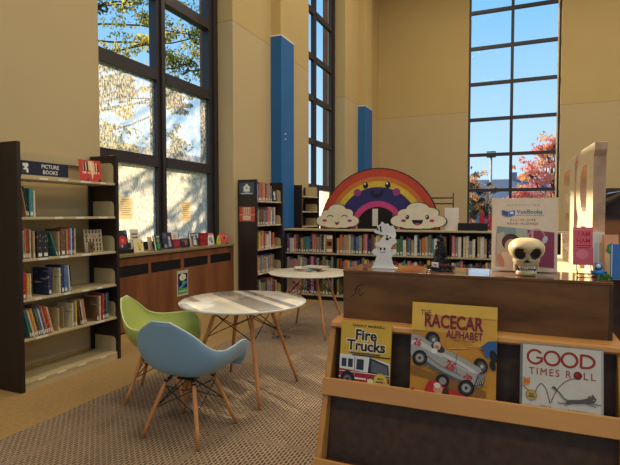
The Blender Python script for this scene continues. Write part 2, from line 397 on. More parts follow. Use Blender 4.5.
def window_x(name, y0, y1, mull, bars, thick, zb, zt, wet, wide=True):
    """window in the left wall: frame in the YZ plane"""
    root = empty(name, (0, 0, 0), kind='structure')
    x0, x1 = XG - (.12 if wide else .07), XG
    f = MB()
    f.box(x0, x1, y0, y0 + .12, zb, zt, M_frame); f.box(x0, x1, y1 - .2, y1, zb, zt, M_frame)
    f.box(x1, x1 + .03, y1 - .11, y1 - .005, zb, zt, M_frame)
    f.box(x0, x1, y0 + .12, y1 - .2, zb, zb + .1, M_frame); f.box(x0, x1, y0 + .12, y1 - .2, zt - .1, zt, M_frame)
    f.build('window_frame', root)
    q = MB(); q.box(x0, x1, mull - .085, mull + .085, zb + .1, zt - .1, M_frame); q.box(x1, x1 + (.03 if wide else .008), mull - .02, mull + .05, zb + .1, zt - .1, M_frame); q.build('mullion', root)
    zs = [zb + .1] + list(bars) + [zt - .1]
    for z in bars:
        for (a0, a1) in ((y0 + .12, mull - .085), (mull + .085, y1 - .2)):
            q = MB(); q.box(x0, x1 + .012, a0, a1, z - thick / 2, z + thick / 2, M_frame); q.build('glazing_bar', root)
    for i in range(len(zs) - 1):
        for (a0, a1) in ((y0 + .12, mull - .085), (mull + .085, y1 - .2)):
            zl = zs[i] + (thick / 2 if i > 0 else 0); zh = zs[i + 1] - (thick / 2 if i < len(zs) - 2 else 0)
            g = MB(); xg = XG - .05
            g.add([(xg, a0, zl), (xg, a1, zl), (xg, a1, zh), (xg, a0, zh)], [(0, 1, 2, 3)], wet[i] if i < len(wet) else M_glass)
            o = g.build('glass_pane', root)
    return root
window_x('window_1', 3.875, 6.465, 5.19, (2.13, 3.24, 4.28, 5.3, 6.3, 7.4), .135, ZW0, ZW1, [M_wet, M_wet2])
window_x('window_2', 9.405, 11.705, 10.45, (2.07, 3.09, 4.06, 4.98, 6.0, 7.0), .12, ZW0 + .012, ZW1, [M_wet, M_glass], False)
root = empty('window_3', (0, 0, 0), kind='structure')
f = MB(); y0, y1 = YF + .12, YF + .2
f.box(FX0, FX0 + .05, y0, y1, 1.0, 8.7, M_frame); f.box(FX1 - .05, FX1, y0, y1, 1.0, 8.7, M_frame)
f.box(FX0 + .05, FX1 - .05, y0, y1, 1.0, 1.08, M_frame); f.box(FX0 + .05, FX1 - .05, y0, y1, 8.62, 8.7, M_frame); f.build('window_frame', root)
q = MB(); q.box(-.255, -.175, y0 - .01, y1, 1.08, 8.62, M_frame); q.build('mullion', root)
fz = [2.09 + 1.015 * k for k in range(7)]
for z in fz:
    for a0, a1 in ((FX0 + .05, -.255), (-.175, FX1 - .05)):
        q = MB(); q.box(a0, a1, y0 - .02, y1, z, z + .09, M_frame); q.build('glazing_bar', root)
zz = [1.08] + fz + [8.62]
for i in range(len(zz) - 1):
    for a0, a1 in ((FX0 + .05, -.255), (-.175, FX1 - .05)):
        zl = zz[i] + (.09 if i else 0); zh = zz[i + 1]
        g = MB(); g.add([(a0, y0 + .05, zl), (a1, y0 + .05, zl), (a1, y0 + .05, zh), (a0, y0 + .05, zh)], [(0, 1, 2, 3)], M_glass); g.build('glass_pane', root)
bx('trim_2', FX0 + .002, FX1 - .002, YF - .05, YF + .12, 1.0, 1.02, M_ledge)['kind'] = 'structure'
q = MB(); q.box(FX1 - .085, FX1 - .052, YF + .09, YF + .119, 1.08, 8.62, mat('sunlit_edge_tone', (236, 214, 176), .5)); q.build('sunlit_edge_strip', root)  # pale strip paints in the sun on the right frame edge

# ------------------------------------------------------------------ outside
M_grass = mat('lawn', (96, 110, 60), 0.95, 0.3, 3); M_bark = mat('bark', (84, 70, 58), 0.9, 0.3, 20, (1, 1, .2))
M_asph = mat('asphalt', (120, 120, 120), 0.9, 0.2, 2)
bx('outside_ground', -120, XO, -60, 120, -.5, -.31, M_grass)['kind'] = 'structure'
bx('outside_ground', XO + .001, 120, -60, 120, -.5, -.31, M_asph)['kind'] = 'structure'
def leaf_mat(name, c, c2):
    m = mat(name, c, 0.7, 0.2, 3.0, c2=c2, spec=0.2)
    n = m.node_tree; b_ = n.nodes['Principled BSDF']; o_ = n.nodes['Material Output']
    tr = n.nodes.new('ShaderNodeBsdfTranslucent'); tr.inputs[0].default_value = lin(c); mx = n.nodes.new('ShaderNodeMixShader'); mx.inputs[0].default_value = 0.45
    n.links.new(b_.outputs[0], mx.inputs[1]); n.links.new(tr.outputs[0], mx.inputs[2]); n.links.new(mx.outputs[0], o_.inputs[0]); return m
def leaves(b, c, rad, n, size, m, rr):
    for _ in range(n):
        while True:
            p = Vector((rr.uniform(-1, 1), rr.uniform(-1, 1), rr.uniform(-1, 1)))
            if p.length < 1: break
        p = Vector(c) + Vector((p.x * rad[0], p.y * rad[1], p.z * rad[2]))
        X = Matrix.Translation(p) @ Euler((rr.uniform(0, 6.3), rr.uniform(0, 6.3), rr.uniform(0, 6.3))).to_matrix().to_4x4()
        s = size * rr.uniform(.6, 1.3)
        b.add([(-s, 0, 0), (0, -s * .5, s * .15), (s, 0, 0), (0, s * .5, s * .15)], [(0, 1, 2, 3)], m, False, X)
def tree(label, base, h, blobs, mats, nleaf, size, seed, trunk_r=.16, group=None, bough=None, br=.3):
    rr = random.Random(seed); root = empty('tree', base, label=label, cat='tree', group=group)
    B = Vector(base); t = MB(); top = Vector((rr.uniform(-.3, .3), rr.uniform(-.3, .3), h * .8))
    if bough: st0 = Vector(bough)
    t.tube([(0, 0, 0), tuple(top * .5 + Vector((.1, 0, 0))), tuple(top)], [trunk_r, trunk_r * .7, trunk_r * .25], M_bark, 8)
    lf = MB()
    for (c, rad) in blobs:
        c = Vector(c) - B
        st = top * max(0.2, min(.95, (c.z - .25 * h) / (.8 * h)))
        for k in range(4):
            if k > 1: st = c + Vector((rr.uniform(-.3, .3), rr.uniform(-.3, .3), rr.uniform(-.3, .1)))
            d = Vector((rr.uniform(-1, 1) * rad[0], rr.uniform(-1, 1) * rad[1], rr.uniform(-.6, 1) * rad[2])) * .8
            mid = (st + c) * .5 + Vector((rr.uniform(-.2, .2), rr.uniform(-.5, .5), rr.uniform(-.3, .5)))
            path = []; NP = 12; wob = Vector((0, 0, 0)); Pp = [st, mid, c, c + d * .6, c + d + Vector((0, 0, -.1))]
            for j in range(NP + 1):
                u_ = j / NP * 4; i_ = min(int(u_), 3); w0 = Pp[i_].lerp(Pp[i_ + 1], u_ - i_)
                if 0 < j: wob = wob * .8 + Vector((rr.uniform(-1, 1), rr.uniform(-1, 1), rr.uniform(-1, 1))) * .11
                path.append(tuple(w0 + wob))
            t.tube(path, [trunk_r * br * (1 - .93 * j / NP) for j in range(NP + 1)], M_bark, 5)
        NCL = 26
        for j in range(NCL):
            v = Vector((rr.gauss(0, .5), rr.gauss(0, .5), rr.gauss(0, .5))); cc = c + Vector((v.x * rad[0], v.y * rad[1], v.z * rad[2])); rs = rr.uniform(.22, .5)
            leaves(lf, cc, (rad[0] * rs, rad[1] * rs, rad[2] * rs * .6), int(nleaf * 1.35 / NCL * rr.uniform(.5, 1.5)), size, rr.choice(mats), rr)
    t.build('trunk', root); lf.build('foliage', root); return root
L_green = leaf_mat('leaf_green', (96, 110, 44), (60, 74, 34)); L_yel = leaf_mat('leaf_yellow', (226, 204, 84), (180, 156, 60)); L_lt = leaf_mat('leaf_light', (150, 158, 84), (104, 116, 60))
L_red = leaf_mat('leaf_red', (238, 168, 150), (216, 130, 116)); L_or = leaf_mat('leaf_orange', (240, 190, 130), (226, 150, 96))
L_dk = leaf_mat('leaf_dark', (88, 100, 78), (60, 70, 58)); L_mar = leaf_mat('leaf_maroon', (140, 50, 60), (110, 36, 48))
tree('tall broadleaf tree with thin green leaves outside the large left window', (-11.2, 7.4, -.31), 8.6,
     [((-10, 9.7, 6.9), (1.0, .9, .9)), ((-10, 11.2, 7.6), (1.0, 1.1, .6)), ((-10.2, 12.3, 6.9), (.9, .9, .7)), ((-10.2, 13.3, 6.3), (.9, .9, .9)), ((-10.2, 10.3, 5.6), (.9, .9, .5)),
      ((-10.2, 13.0, 5.0), (.4, .4, .3)), ((-10.2, 12.4, 5.2), (.4, .45, .35)), ((-10.4, 9.4, 5.0), (.8, .8, .8)), ((-10.4, 10.9, 5.0), (.5, .6, .45)), ((-10.2, 14.2, 7.6), (1.0, .8, 1.2))], [L_green, L_lt, L_yel, L_green], 820, .058, 3, .22, br=.16)
tree('yellow autumn tree low behind the streaked left window panes', (-14.5, 13.9, -.31), 4.6,
     [((-14, 13.0, 4.4), (1.2, 1.2, 1.3)), ((-14, 14.6, 3.5), (1.3, 1.6, 1.4)), ((-14, 13.0, 2.4), (1.3, 1.6, 1.2))], [L_yel, L_yel, L_green], 620, .12, 5, .14)
tree('slim green tree beside the chimney beyond the left window', (-17.5, 22.2, -.31), 6.0,
     [((-17, 21.6, 4.6), (.7, .8, 1.4)), ((-17, 22.2, 3.2), (.9, 1.0, 1.4))], [L_green, L_dk], 520, .12, 6, .12)
tree('autumn tree with red and orange leaves outside the far window', (1.6, 26, -.31), 5.4,
     [((1.35, 26, 4.0), (.75, .8, 1.0)), ((.5, 26, 3.3), (.8, .8, .65)), ((1.6, 26, 2.7), (1.1, .9, .9)), ((.3, 26.2, 2.4), (.6, .7, .5)), ((1.6, 26.4, 4.7), (.55, .5, .45))], [L_red, L_or, L_red], 560, .085, 8, .12)
tree('dark leafy tree at the left edge of the far window', (-2.3, 28, -.31), 4.2,
     [((-2.3, 28, 3.2), (.75, .8, .75)), ((-1.95, 28, 2.3), (.65, .8, .8)), ((-2.5, 28, 1.8), (.8, .8, .8))], [L_dk, L_or, L_dk], 620, .085, 9, .12)
rr = random.Random(4)
for k, (sx, sy) in enumerate([(-2.6, 24.6), (-1.0, 24.9), (.6, 25.0)]):
    lf = MB(); leaves(lf, (0, 0, .9), (.75, .5, .8), 700, .06, L_mar, rr)
    tag(lf.build('shrub', loc=(sx, sy, -.2)), ['leftmost maroon shrub on the ground outside the far window', 'middle maroon shrub on the ground outside the far window', 'right-hand maroon shrub on the ground outside the far window'][k], 'shrub', 'maroon shrubs outside the far window')
root = empty('street_lamp', (-1.71, 35, -.31), label='tall pale street lamp with a box-shaped head outside the far window', cat='street lamp')
q = MB(); q.tube([(0, 0, 0), (0, 0, 5.55)], [.1, .07], mat('pale_metal', (206, 196, 180), .5)); q.build('pole', root)
q = MB(); q.box(-.28, .28, -.3, .3, 5.55, 5.59, M_dark); q.box(-.28, .28, -.3, .3, 5.87, 5.91, M_dark); q.box(-.24, .24, -.26, .26, 5.62, 5.85, cm((240, 246, 220))); q.build('lamp_head', root)
root = empty('building', (-1, 62, -.31), label='long low grey-roofed building far outside the far window', cat='building')
M_gw = mat('grey_siding', (150, 146, 150), .8); M_gr = mat('slate_roof', (112, 118, 132), .8)
bx('wall', -9, 9, 0, 8, 0, 3.6, M_gw, root)
q = MB(); q.add([(-9.4, -.5, 3.6), (9.4, -.5, 3.6), (9.4, 8.5, 3.6), (-9.4, 8.5, 3.6), (-8.6, 4, 6.1), (8.6, 4, 6.1)], [(0, 1, 5, 4), (2, 3, 4, 5), (1, 2, 5), (3, 0, 4), (0, 3, 2, 1)], M_gr); q.build('roof', root)
for k in range(9): bx('window', -8.4 + k * 1.9, -7.4 + k * 1.9, -.05, 0.02, 1.2, 2.7, M_slot, root)
bx('chimney', .2, .8, 3.6, 4.4, 5.6, 6.9, M_gw, root)
root = empty('brick_house', (-27, 36, -.31), label='brown brick house with a square chimney beyond the left window', cat='house')
bx('wall', -4, 4, -9, 5, 0, 5.3, M_brick, root)
q = MB(); q.add([(-4.3, -9.3, 5.3), (4.3, -9.3, 5.3), (4.3, 5.3, 5.3), (-4.3, 5.3, 5.3), (0, -9.3, 7.0), (0, 5.3, 7.0)], [(0, 1, 4), (2, 3, 5), (1, 2, 5, 4), (3, 0, 4, 5), (0, 3, 2, 1)], M_gr); q.build('roof', root)
bx('chimney', 1.6, 2.6, .2, 1.6, 5.5, 8.9, M_brick, root)
for k in range(4): bx('window', 3.98, 4.05, -7.5 + 3 * k, -6.3 + 3 * k, 1.8, 3.6, M_slot, root)

# ------------------------------------------------------------------ book prototypes
def book_mesh(name, page_child=False):
    """unit book: 0.03 thick (x), 0.20 deep (y, spine at -y), 0.25 high; slot 0 is the cover"""
    t, d, h = .03, .20, .25
    b = MB(); m = SM['red']
    b.box(0, .0028, 0, d, 0, h, m); b.box(t - .0028, t, 0, d, 0, h, m)
    # rounded spine
    n = 6; vs = []; fs = []
    for k in range(n + 1):
        a = math.pi * k / n; x = t / 2 - t / 2 * math.cos(a); y = -.006 * math.sin(a)
        vs += [(x, y, 0), (x, y, h)]
    for k in range(n): fs.append((2 * k, 2 * k + 2, 2 * k + 3, 2 * k + 1))
    b.add(vs, fs, m, True)
    vs2 = [(.0028, .004, 0), (t - .0028, .004, 0), (t - .0028, .004, h), (.0028, .004, h)]
    b.add(vs2, [(3, 2, 1, 0)], m)
    b.add([(.005, -.0065, .012), (t - .005, -.0065, .012), (t - .005, -.0065, .045), (.005, -.0065, .045)], [(0, 1, 2, 3)], M_lab)
    p = MB() if page_child else b
    p.box(.0028, t - .0028, .004, d - .004, .003, h - .003, M_page)
    return b, (p if page_child else None)
BK = {}
def proto(kind, page):
    if kind not in BK:
        b, p = book_mesh(kind, page); o = b.build(kind)
        if p: p.build('pages', o)
        COL.objects.unlink(o); BK[kind] = (o, kids(o))
        for c in kids(o): COL.objects.unlink(c)
    return BK[kind]
def put_book(kind, page, loc, rz, t, d, h, colour, lean=0.0):
    o0, ch = proto(kind, page)
    o = o0.copy(); COL.objects.link(o)
    for c in ch:
        q = c.copy(); COL.objects.link(q); q.parent = o
    o.scale = (t / .03, d / .20, h / .25)
    o.location = loc; o.rotation_euler = Euler((0, -lean, 0)).to_matrix().to_4x4().to_euler() if False else (Matrix.Rotation(rz, 4, 'Z') @ Matrix.Rotation(-lean, 4, 'Y')).to_euler()
    o.material_slots[0].link = 'OBJECT'; o.material_slots[0].material = SM[colour]
    return o
ORD = ['first', 'second', 'third', 'fourth', 'fifth', 'sixth', 'seventh', 'eighth', 'ninth', 'tenth', 'eleventh', 'twelfth', 'thirteenth', 'fourteenth', 'fifteenth',
       'sixteenth', 'seventeenth', 'eighteenth', 'nineteenth', 'twentieth']
def ordi(k):
    if k < 20: return ORD[k]
    tens = ['twenty', 'thirty', 'forty', 'fifty', 'sixty', 'seventy', 'eighty', 'ninety'][(k + 1) // 10 - 2]; u = (k + 1) % 10
    if u: return tens + '-' + ORD[u - 1]
    return tens[:-1] + 'ieth'

# ------------------------------------------------------------------ bookcases
def bracket(parent, x_or_y, along, b0, b1, z, th, h=.14):
    """rounded cream end plate of a shelf; plate spans b0..b1 in depth"""
    pts = [(b0, z), (b1, z)]
    r = .05
    for k in range(7):
        a = math.pi / 2 * k / 6; pts.append((b1 - r + r * math.cos(a), z + h - r + r * math.sin(a)))
    pts.append((b0, z + h))
    q = MB()
    if along == 'y':   # plate normal along Y, depth along X
        q.slab(pts, x_or_y, x_or_y + th, M_steel)
    else:              # plate normal along X, depth along -Y
        X = Matrix(((0, 1, 0, 0), (-1, 0, 0, 0), (0, 0, 1, 0), (0, 0, 0, 1)))
        q.slab(pts, x_or_y, x_or_y + th, M_steel, X=X)
    return q.build('bracket', parent)
def wall_case(name, y0, y1, xb, xf, ztop, levels, label, rail=True, dark_back=False):
    root = empty(name, (0, 0, 0), label=label, cat='bookcase')
    pt = .035
    for yy in (y0, y1 - pt): bx('side_panel', xb, xf, yy, yy + pt, 0.0, ztop, M_dark, root, bevel=.004)
    if rail: bx('top_rail', xb, xb + .03, y0 + pt, y1 - pt, ztop - .11, ztop - .04, M_steel, root)
    for yy in (y0 + pt + .002, y1 - pt - .03): bx('upright', xb + .005, xb + .03, yy, yy + .028, 0.02, ztop - .04, M_slot if yy > y0 + .5 else M_steel, root)
    if dark_back: bx('back_panel', xb - .001, xb + .004, y0 + pt, y1 - pt, .05, ztop - .1, M_dark, root)
    for i, z in enumerate(levels):
        q = MB(); q.box(xb + .032, xf - .012, y0 + pt + .002, y1 - pt - .002, z - .022, z, M_steel); q.build('shelf', root, bevel=.003)
        for k in range(4):
            yy = y0 + .1 + (y1 - y0 - .2) * (k + .5) / 4 + rnd.uniform(-.05, .05); w = rnd.uniform(.03, .06)
            if rnd.random() < .8: bx('shelf_label', xf - .012, xf - .010, yy - w, yy + w, z - .018, z - .003, M_lab, root)
        for yy in (y0 + pt + .002, y1 - pt - .005): bracket(root, yy, 'y', xb + .04, xf - .03, z, .003, .15 if i < len(levels) - 1 else .2)
    q = MB(); q.box(xf - .03, xf - .015, y0 + pt, y1 - pt, 0.0, levels[0] - .022, M_steel); q.build('kick_plate', root)
    return root
PC_Y0, PC_Y1, XB, XF = 2.68, 3.755, -4.005, -3.66
PL = [.075, .427, .754, 1.083, 1.426, 1.754]
wall_case('picture_book_case', PC_Y0, PC_Y1, XB, XF, 2.03, PL, 'tall open bookcase with dark side panels and cream shelves, left of the large window')
RZ = R(90)
# hand placed rows: list of (gap, thickness, height, colour, lean)
PB = {
 5: [],
 4: [(.095, .010, .265, 'tan', .20), (.106, .012, .25, 'black', .17), (.124, .034, .235, 'teal', 0), (.160, .016, .215, 'cream', 0)],
 3: [(.044, .008, .275, 'white', .0), (.056, .016, .235, 'grey', 0), (.074, .013, .25, 'orange', 0), (.089, .012, .24, 'red', 0), (.103, .013, .24, 'brown', 0), (.118, .009, .24, 'cream', 0), (.150, .016, .225, 'tan', 0.0),
     (.185, .05, .22, 'black', 0), (.238, .052, .215, 'black', 0.0), (.375, .010, .225, 'teal', .33), (.390, .014, .215, 'tan', 0.0), (.415, .045, .235, 'brown', 0), (.474, .013, .235, 'tan', 0), (.490, .014, .24, 'red', 0), (.507, .012, .24, 'blue', 0), (.522, .009, .24, 'white', 0), (.534, .010, .245, 'navy', 0), (.547, .011, .24, 'purple', 0), (.561, .010, .235, 'cream', 0)],
 2: [(.048, .026, .225, 'red', 0), (.077, .010, .20, 'orange', 0), (.090, .018, .20, 'yellow', 0), (.112, .012, .205, 'cream', .0), (.285, .028, .235, 'navy', .0), (.392, .014, .225, 'cream', 0), (.412, .03, .245, 'navy', 0), (.446, .028, .235, 'blue', 0), (.500, .010, .24, 'white', .08), (.513, .012, .24, 'black', .08)],
 1: [(.107, .014, .235, 'teal', .26), (.1225, .014, .24, 'green', .26), (.1381, .012, .235, 'white', .26), (.1517, .016, .24, 'orange', .26), (.1694, .014, .24, 'yellow', .26), (.185, .016, .245, 'navy', .26), (.2027, .014, .24, 'olive', .26), (.2183, .013, .24, 'blue', .26), (.2329, .012, .235, 'white', .26), (.2465, .016, .245, 'purple', .26), (.2642, .014, .24, 'tan', .26), (.2798, .02, .25, 'red', .26), (.3015, .014, .245, 'orange', .26), (.3171, .012, .235, 'cream', .26), (.372, .014, .20, 'tan', 0),
     (.520, .014, .22, 'cream', 0), (.537, .016, .235, 'olive', .0), (.556, .016, .235, 'yellow', .0), (.612, .012, .23, 'brown', .16), (.6255, .014, .23, 'black', .16), (.641, .012, .23, 'cream', .16), (.6545, .014, .235, 'pink', .16), (.670, .013, .24, 'tan', .16),
     (.800, .02, .23, 'brown', .0), (.835, .016, .235, 'cream', .0), (.868, .028, .25, 'red', -.0), (.900, .016, .255, 'black', 0), (.919, .014, .25, 'teal', 0), (.936, .014, .255, 'navy', 0)],
}
ROWN = {4: 'second', 3: 'third', 2: 'fourth', 1: 'fifth'}
used = set()
for lv, row in PB.items():
    for k, (off, t, h, c, ln) in enumerate(row):
        y = PC_Y0 + off
        o = put_book('book', True, (XF - .03, y, PL[lv] + .0005), RZ, t, .19, h, c, ln)
        tag(o, '%s %s book, %s from left on the %s shelf down of the picture book case' % (c, 'leaning' if ln > .05 else 'upright', ordi(k), ROWN[lv]), 'book', 'picture books on the %s shelf' % ROWN[lv])
# cream metal bookends standing on the shelves
for k, (yy, lv, lab) in enumerate([(3.04, 2, 'cream metal bookend beside the navy books, fourth shelf down'), (3.135, 1, 'cream metal bookend right of the leaning bright books, fifth shelf down')]):
    q = MB(); o_ = [(-.07, 0), (.07, 0)] + [(.07 - .03 + .03 * math.cos(a), .17 + .03 * math.sin(a)) for a in (0, .5, 1, 1.57)] + [(-.07 + .03 - .03 * math.sin(a), .17 + .03 * math.cos(a)) for a in (0, .5, 1, 1.57)]
    hole = [(-.025, .01), (-.025, .08), (0, .11), (.025, .08), (.025, .01)]
    q.slab(o_, 0, .003, M_steel, holes=[hole]); q.box(-.07, .07, -.04, .0, 0.0, .002, M_steel)
    o = q.build('bookend', loc=(XF - .13, yy, PL[lv] + .0005)); o.rotation_euler = (0, 0, 0); tag(o, lab, 'bookend', 'bookends')
# signs on top shelf, facing +X : build facing -Y then turn by +90 degrees
def sign_slab(name, w, h, t, c, loc, rz, tilt=0):
    q = MB(); q.box(-w / 2, w / 2, 0, t, 0, h, cm(c)); o = q.build(name, bevel=.002); o.location = loc
    o.rotation_euler = (Matrix.Rotation(rz, 4, 'Z') @ Matrix.Rotation(-tilt, 4, 'X')).to_euler(); return o
o = tag(sign_slab('shelf_sign', .47, .118, .012, (30, 34, 56), (-3.76, 3.015, PL[5] + .022), RZ), 'navy shelf sign reading PICTURE BOOKS on top of the left bookcase', 'sign')
a = Art(); a.text('PICTURE', .05, .067, .045, (220, 218, 205), bold=.02); a.text('BOOKS', .05, .018, .045, (220, 218, 205), bold=.02)
a.rect(-.215, -.155, .015, .10, (60, 66, 92)); a.poly([(-.212, .095), (-.165, .098), (-.158, .075), (-.175, .062), (-.16, .05), (-.158, .02), (-.175, .018), (-.18, .04), (-.21, .045), (-.19, .065), (-.21, .075)], (226, 222, 205)); a.build('printing', o)
q = MB(); q.box(-.235, .235, -.02, .05, -.022, -.001, M_steel); q.build('sign_base', o)
o = tag(sign_slab('red_notice', .235, .21, .004, (200, 62, 48), (-3.745, 3.50, PL[5] + .001), RZ + R(-8), R(8)), 'red upright notice card standing on the top shelf of the left bookcase', 'notice')
a = Art(); a.rect(-.115, .115, .0, .21, (196, 62, 46)); a.rect(-.075, .045, .11, .19, (226, 190, 140))
for k, xx in enumerate((-.07, -.04, .015)): a.rect(xx, xx + .018, .1, .19, (60, 30, 26))
a.rect(.06, .07, .11, .185, (230, 200, 150)); a.rect(.075, .085, .1, .17, (40, 24, 24)); a.poly([(-.02, .2), (.03, .2), (.035, .1), (.012, .02), (0, .1)], (240, 206, 150)); a.wordline(-.085, .09, .078, .026, (240, 196, 150), 3); a.ell(-.035, .02, .012, .02, (80, 60, 110)); a.ell(.09, .018, .012, .014, (60, 30, 40)); a.build('printing', o)
o = tag(sign_slab('alphabet_board', .20, .215, .01, (196, 178, 140), (-3.78, 3.55, PL[3] + .002), RZ + R(-6), R(6)), 'cream board with rows of dark letter shapes on the third shelf', 'board')
a = Art()
for r_ in range(5):
    for k in range(5):
        if r_ == 1 and 0 < k < 4: continue
        if r_ > 2 and k < 2: continue
        xx = -.085 + k * .036; zz = .18 - r_ * .042
        a.poly([(xx, zz), (xx + .022, zz), (xx + .018, zz + .016), (xx + .024, zz + .028), (xx + .004, zz + .03), (xx + .006, zz + .014)], (52, 40, 36))
a.ell(0, .15, .04, .018, (190, 150, 140)); a.build('printing', o)
o = tag(sign_slab('small_photo_stand', .055, .10, .012, (110, 84, 60), (-3.715, 3.455, PL[3] + .002), RZ), 'small brown picture stand before the cream letter board', 'picture stand')
a = Art(); a.ell(0, .055, .014, .022, (44, 34, 34)); a.build('printing', o)

# second wall bookcase (end panel to the camera)
C2Y0, C2Y1 = 6.58, 7.50
L2 = [.13, .52, .90, 1.28, 1.655]
wall_case('tall_book_case', C2Y0, C2Y1, XB, -3.68, 1.98, L2, 'tall dark bookcase by the blue column with two signs on its end', rail=False, dark_back=True)
o = tag(bx('house_sign', 0, .26, -.004, 0, 0, .185, cm((70, 86, 100))), 'grey-blue sign with a white house on the tall bookcase end', 'sign'); o.location = (-3.98, C2Y0 - .001, 1.75)
a = Art(-.004); a.poly([(.06, .10), (.13, .17), (.20, .10), (.185, .10), (.185, .045), (.075, .045), (.075, .10)], (232, 228, 212)); a.poly([(.13, .085), (.115, .1), (.12, .115), (.13, .108), (.14, .115), (.145, .1)], (60, 70, 84)); a.rect(.09, .17, .03, .036, (232, 228, 212)); a.rect(.03, .23, .008, .02, (232, 228, 212)); a.build('printing', o)
o = tag(bx('red_sign', 0, .27, -.004, 0, 0, .225, cm((204, 84, 66))), 'red and cream sign on the end panel of the tall bookcase', 'sign'); o.location = (-3.98, C2Y0 - .001, 1.335)
a = Art(-.004); a.rect(.06, .2, .115, .215, (232, 200, 160)); a.rect(.06, .2, .02, .09, (236, 206, 168)); a.rect(.0, .27, .098, .106, (240, 214, 180))
for k in range(4): a.rect(.07 + k * .035, .085 + k * .035, .12, .205, (180, 120, 90))
a.build('printing', o)
PALS = ['cream', 'white', 'tan', 'grey', 'brown', 'red', 'navy', 'green', 'orange', 'blue', 'pink', 'teal', 'black', 'yellow', 'purple', 'grey', 'tan', 'brown', 'grey', 'pink', 'tan', 'grey', 'brown', 'pink', 'tan', 'olive', 'black', 'navy', 'white']
def fill_row(place, length, zrow, hmax, tag_row, tag_group, tmin, tmax, stop=1.0, seed=1):
    r_ = random.Random(seed); u = .012; k = 0
    while u < length * stop:
        t = r_.uniform(tmin, tmax)
        if u + t > length - .02: break
        h = hmax * r_.uniform(.72, 1.0); c = r_.choice(PALS); d = r_.uniform(.16, .21)
        o = place(u, t, d, h, c, r_)
        tag(o, '%s book, %s from left %s' % (c, ordi(k), tag_row), 'book', tag_group)
        u += t + r_.uniform(.001, .004)
        if r_.random() < .06: u += r_.uniform(.01, .03)
        k += 1
    return k
NB = 0
for i, (z, nm, hm, st) in enumerate([(L2[4], 'top', .30, .62), (L2[3], 'second', .30, .78), (L2[2], 'third', .29, .70), (L2[1], 'fourth', .29, .74), (L2[0], 'bottom', .29, .82)]):
    NB += fill_row(lambda u, t, d, h, c, r_, z=z: put_book('shelf_book', False, (-3.71 - r_.uniform(0, .03), C2Y0 + .042 + u, z + .0005), RZ, t, d, h, c), C2Y1 - C2Y0 - .09, z, hm,
             'on the %s shelf of the tall bookcase' % nm, 'books on the %s shelf of the tall bookcase' % nm, .022, .04, st, 20 + i)
o = tag(sign_slab('display_book', .16, .2, .012, (30, 32, 40), (-3.74, 7.30, L2[4] + .002), RZ, R(2)), 'black display book facing out on the top shelf of the tall bookcase', 'book')
a = Art(); a.ell(0, .13, .04, .04, (206, 204, 196)); a.poly([(-.03, .03), (.05, .03), (.03, .09), (-.01, .09)], (196, 200, 210)); a.build('cover_art', o)

# third bookcase beyond the column, nearly empty
C3Y0, C3Y1 = 8.27, 9.15
L3 = [.1, .5, .88, 1.22, 1.50, 1.79]
wall_case('spare_book_case', C3Y0, C3Y1, XB, -3.68, 1.985, L3, 'dark bookcase with nearly empty shelves behind the blue column', rail=False)
q = MB(); q.slab([(0, .165), (.012, .172), (.128, .006), (.116, 0)], 0, .14, mat('pale_board', (206, 176, 126), .6)); o = q.build('leaning_board'); o.location = (-3.72, 8.314, L3[5] + .001); o.rotation_euler = (0, 0, RZ)
tag(o, 'narrow tan board leaning on the side of the spare bookcase top shelf', 'board')

# ------------------------------------------------------------------ long low bookcase
LY0, LY1, LX0, LX1, LZ = 7.58, 7.95, -3.70, .90, 1.20
M_steel2 = mat('low_case_steel', (168, 152, 116), 0.45, 0.06, 5)
root = empty('low_book_case', (0, 0, 0), label='long low cream bookcase full of picture books below the rainbow', cat='bookcase')
bx('top', LX0, LX1, LY0 - .015, LY1, LZ - .03, LZ, M_steel, root, bevel=.004)
nb = 5; bw = (LX1 - LX0) / nb
for k in range(nb + 1):
    xx = LX0 + k * bw; hw = .018 if k in (0, nb) else .006; bx('side_panel' if k in (0, nb) else 'divider', max(xx - hw, LX0), min(xx + hw, LX1), LY0 + (.0 if k in (0, nb) else .05), LY1 - .001, 0, LZ - .031, M_dark, root)
bx('back_panel', LX0 + .018, LX1 - .018, LY1 - .02, LY1 - .002, .06, LZ - .032, M_dark, root)
LL = [.10, .445, .80]
for k in range(nb):
    for z in LL: bx('shelf', LX0 + k * bw + (.019 if k == 0 else .0065), LX0 + (k + 1) * bw - (.019 if k == nb - 1 else .0065), LY0 + .012, LY1 - .021, z - .025, z, M_steel, root, bevel=.003)
bx('kick_plate', LX0 + .02, LX1 - .02, LY0 + .05, LY0 + .06, 0.0, .074, M_black, root)
for (z, nm, x0, x1, hm) in ((LL[2], 'top', LX0, -.05, .325), (LL[1], 'middle', LX0, -.25, .30), (LL[0], 'bottom', LX0, LX0 + 1.05, .30)):
    for k in range(nb):
        a0 = LX0 + k * bw + .012; a1 = LX0 + (k + 1) * bw - .005
        if a0 > x1: break
        skip = None
        ln = min(a1, x1) - a0
        bay = ['left', 'second', 'third', 'fourth', 'right'][k]
        NB += fill_row(lambda u, t, d, h, c, r_, z=z, a0=a0, nm=nm, k=k: put_book('shelf_book', False, (a0 + u, LY0 + .04 + r_.uniform(0, .03), z + .0005), 0, t, d, h, c), (ln - (.13 if k == 0 and nm == 'top' else 0)), z, hm,
                 'on the %s row of the long low bookcase, %s bay' % (nm, bay), 'books on the %s row of the low bookcase, %s bay' % (nm, bay), .028, .052, 1, 50 + k * 5 + len(nm))
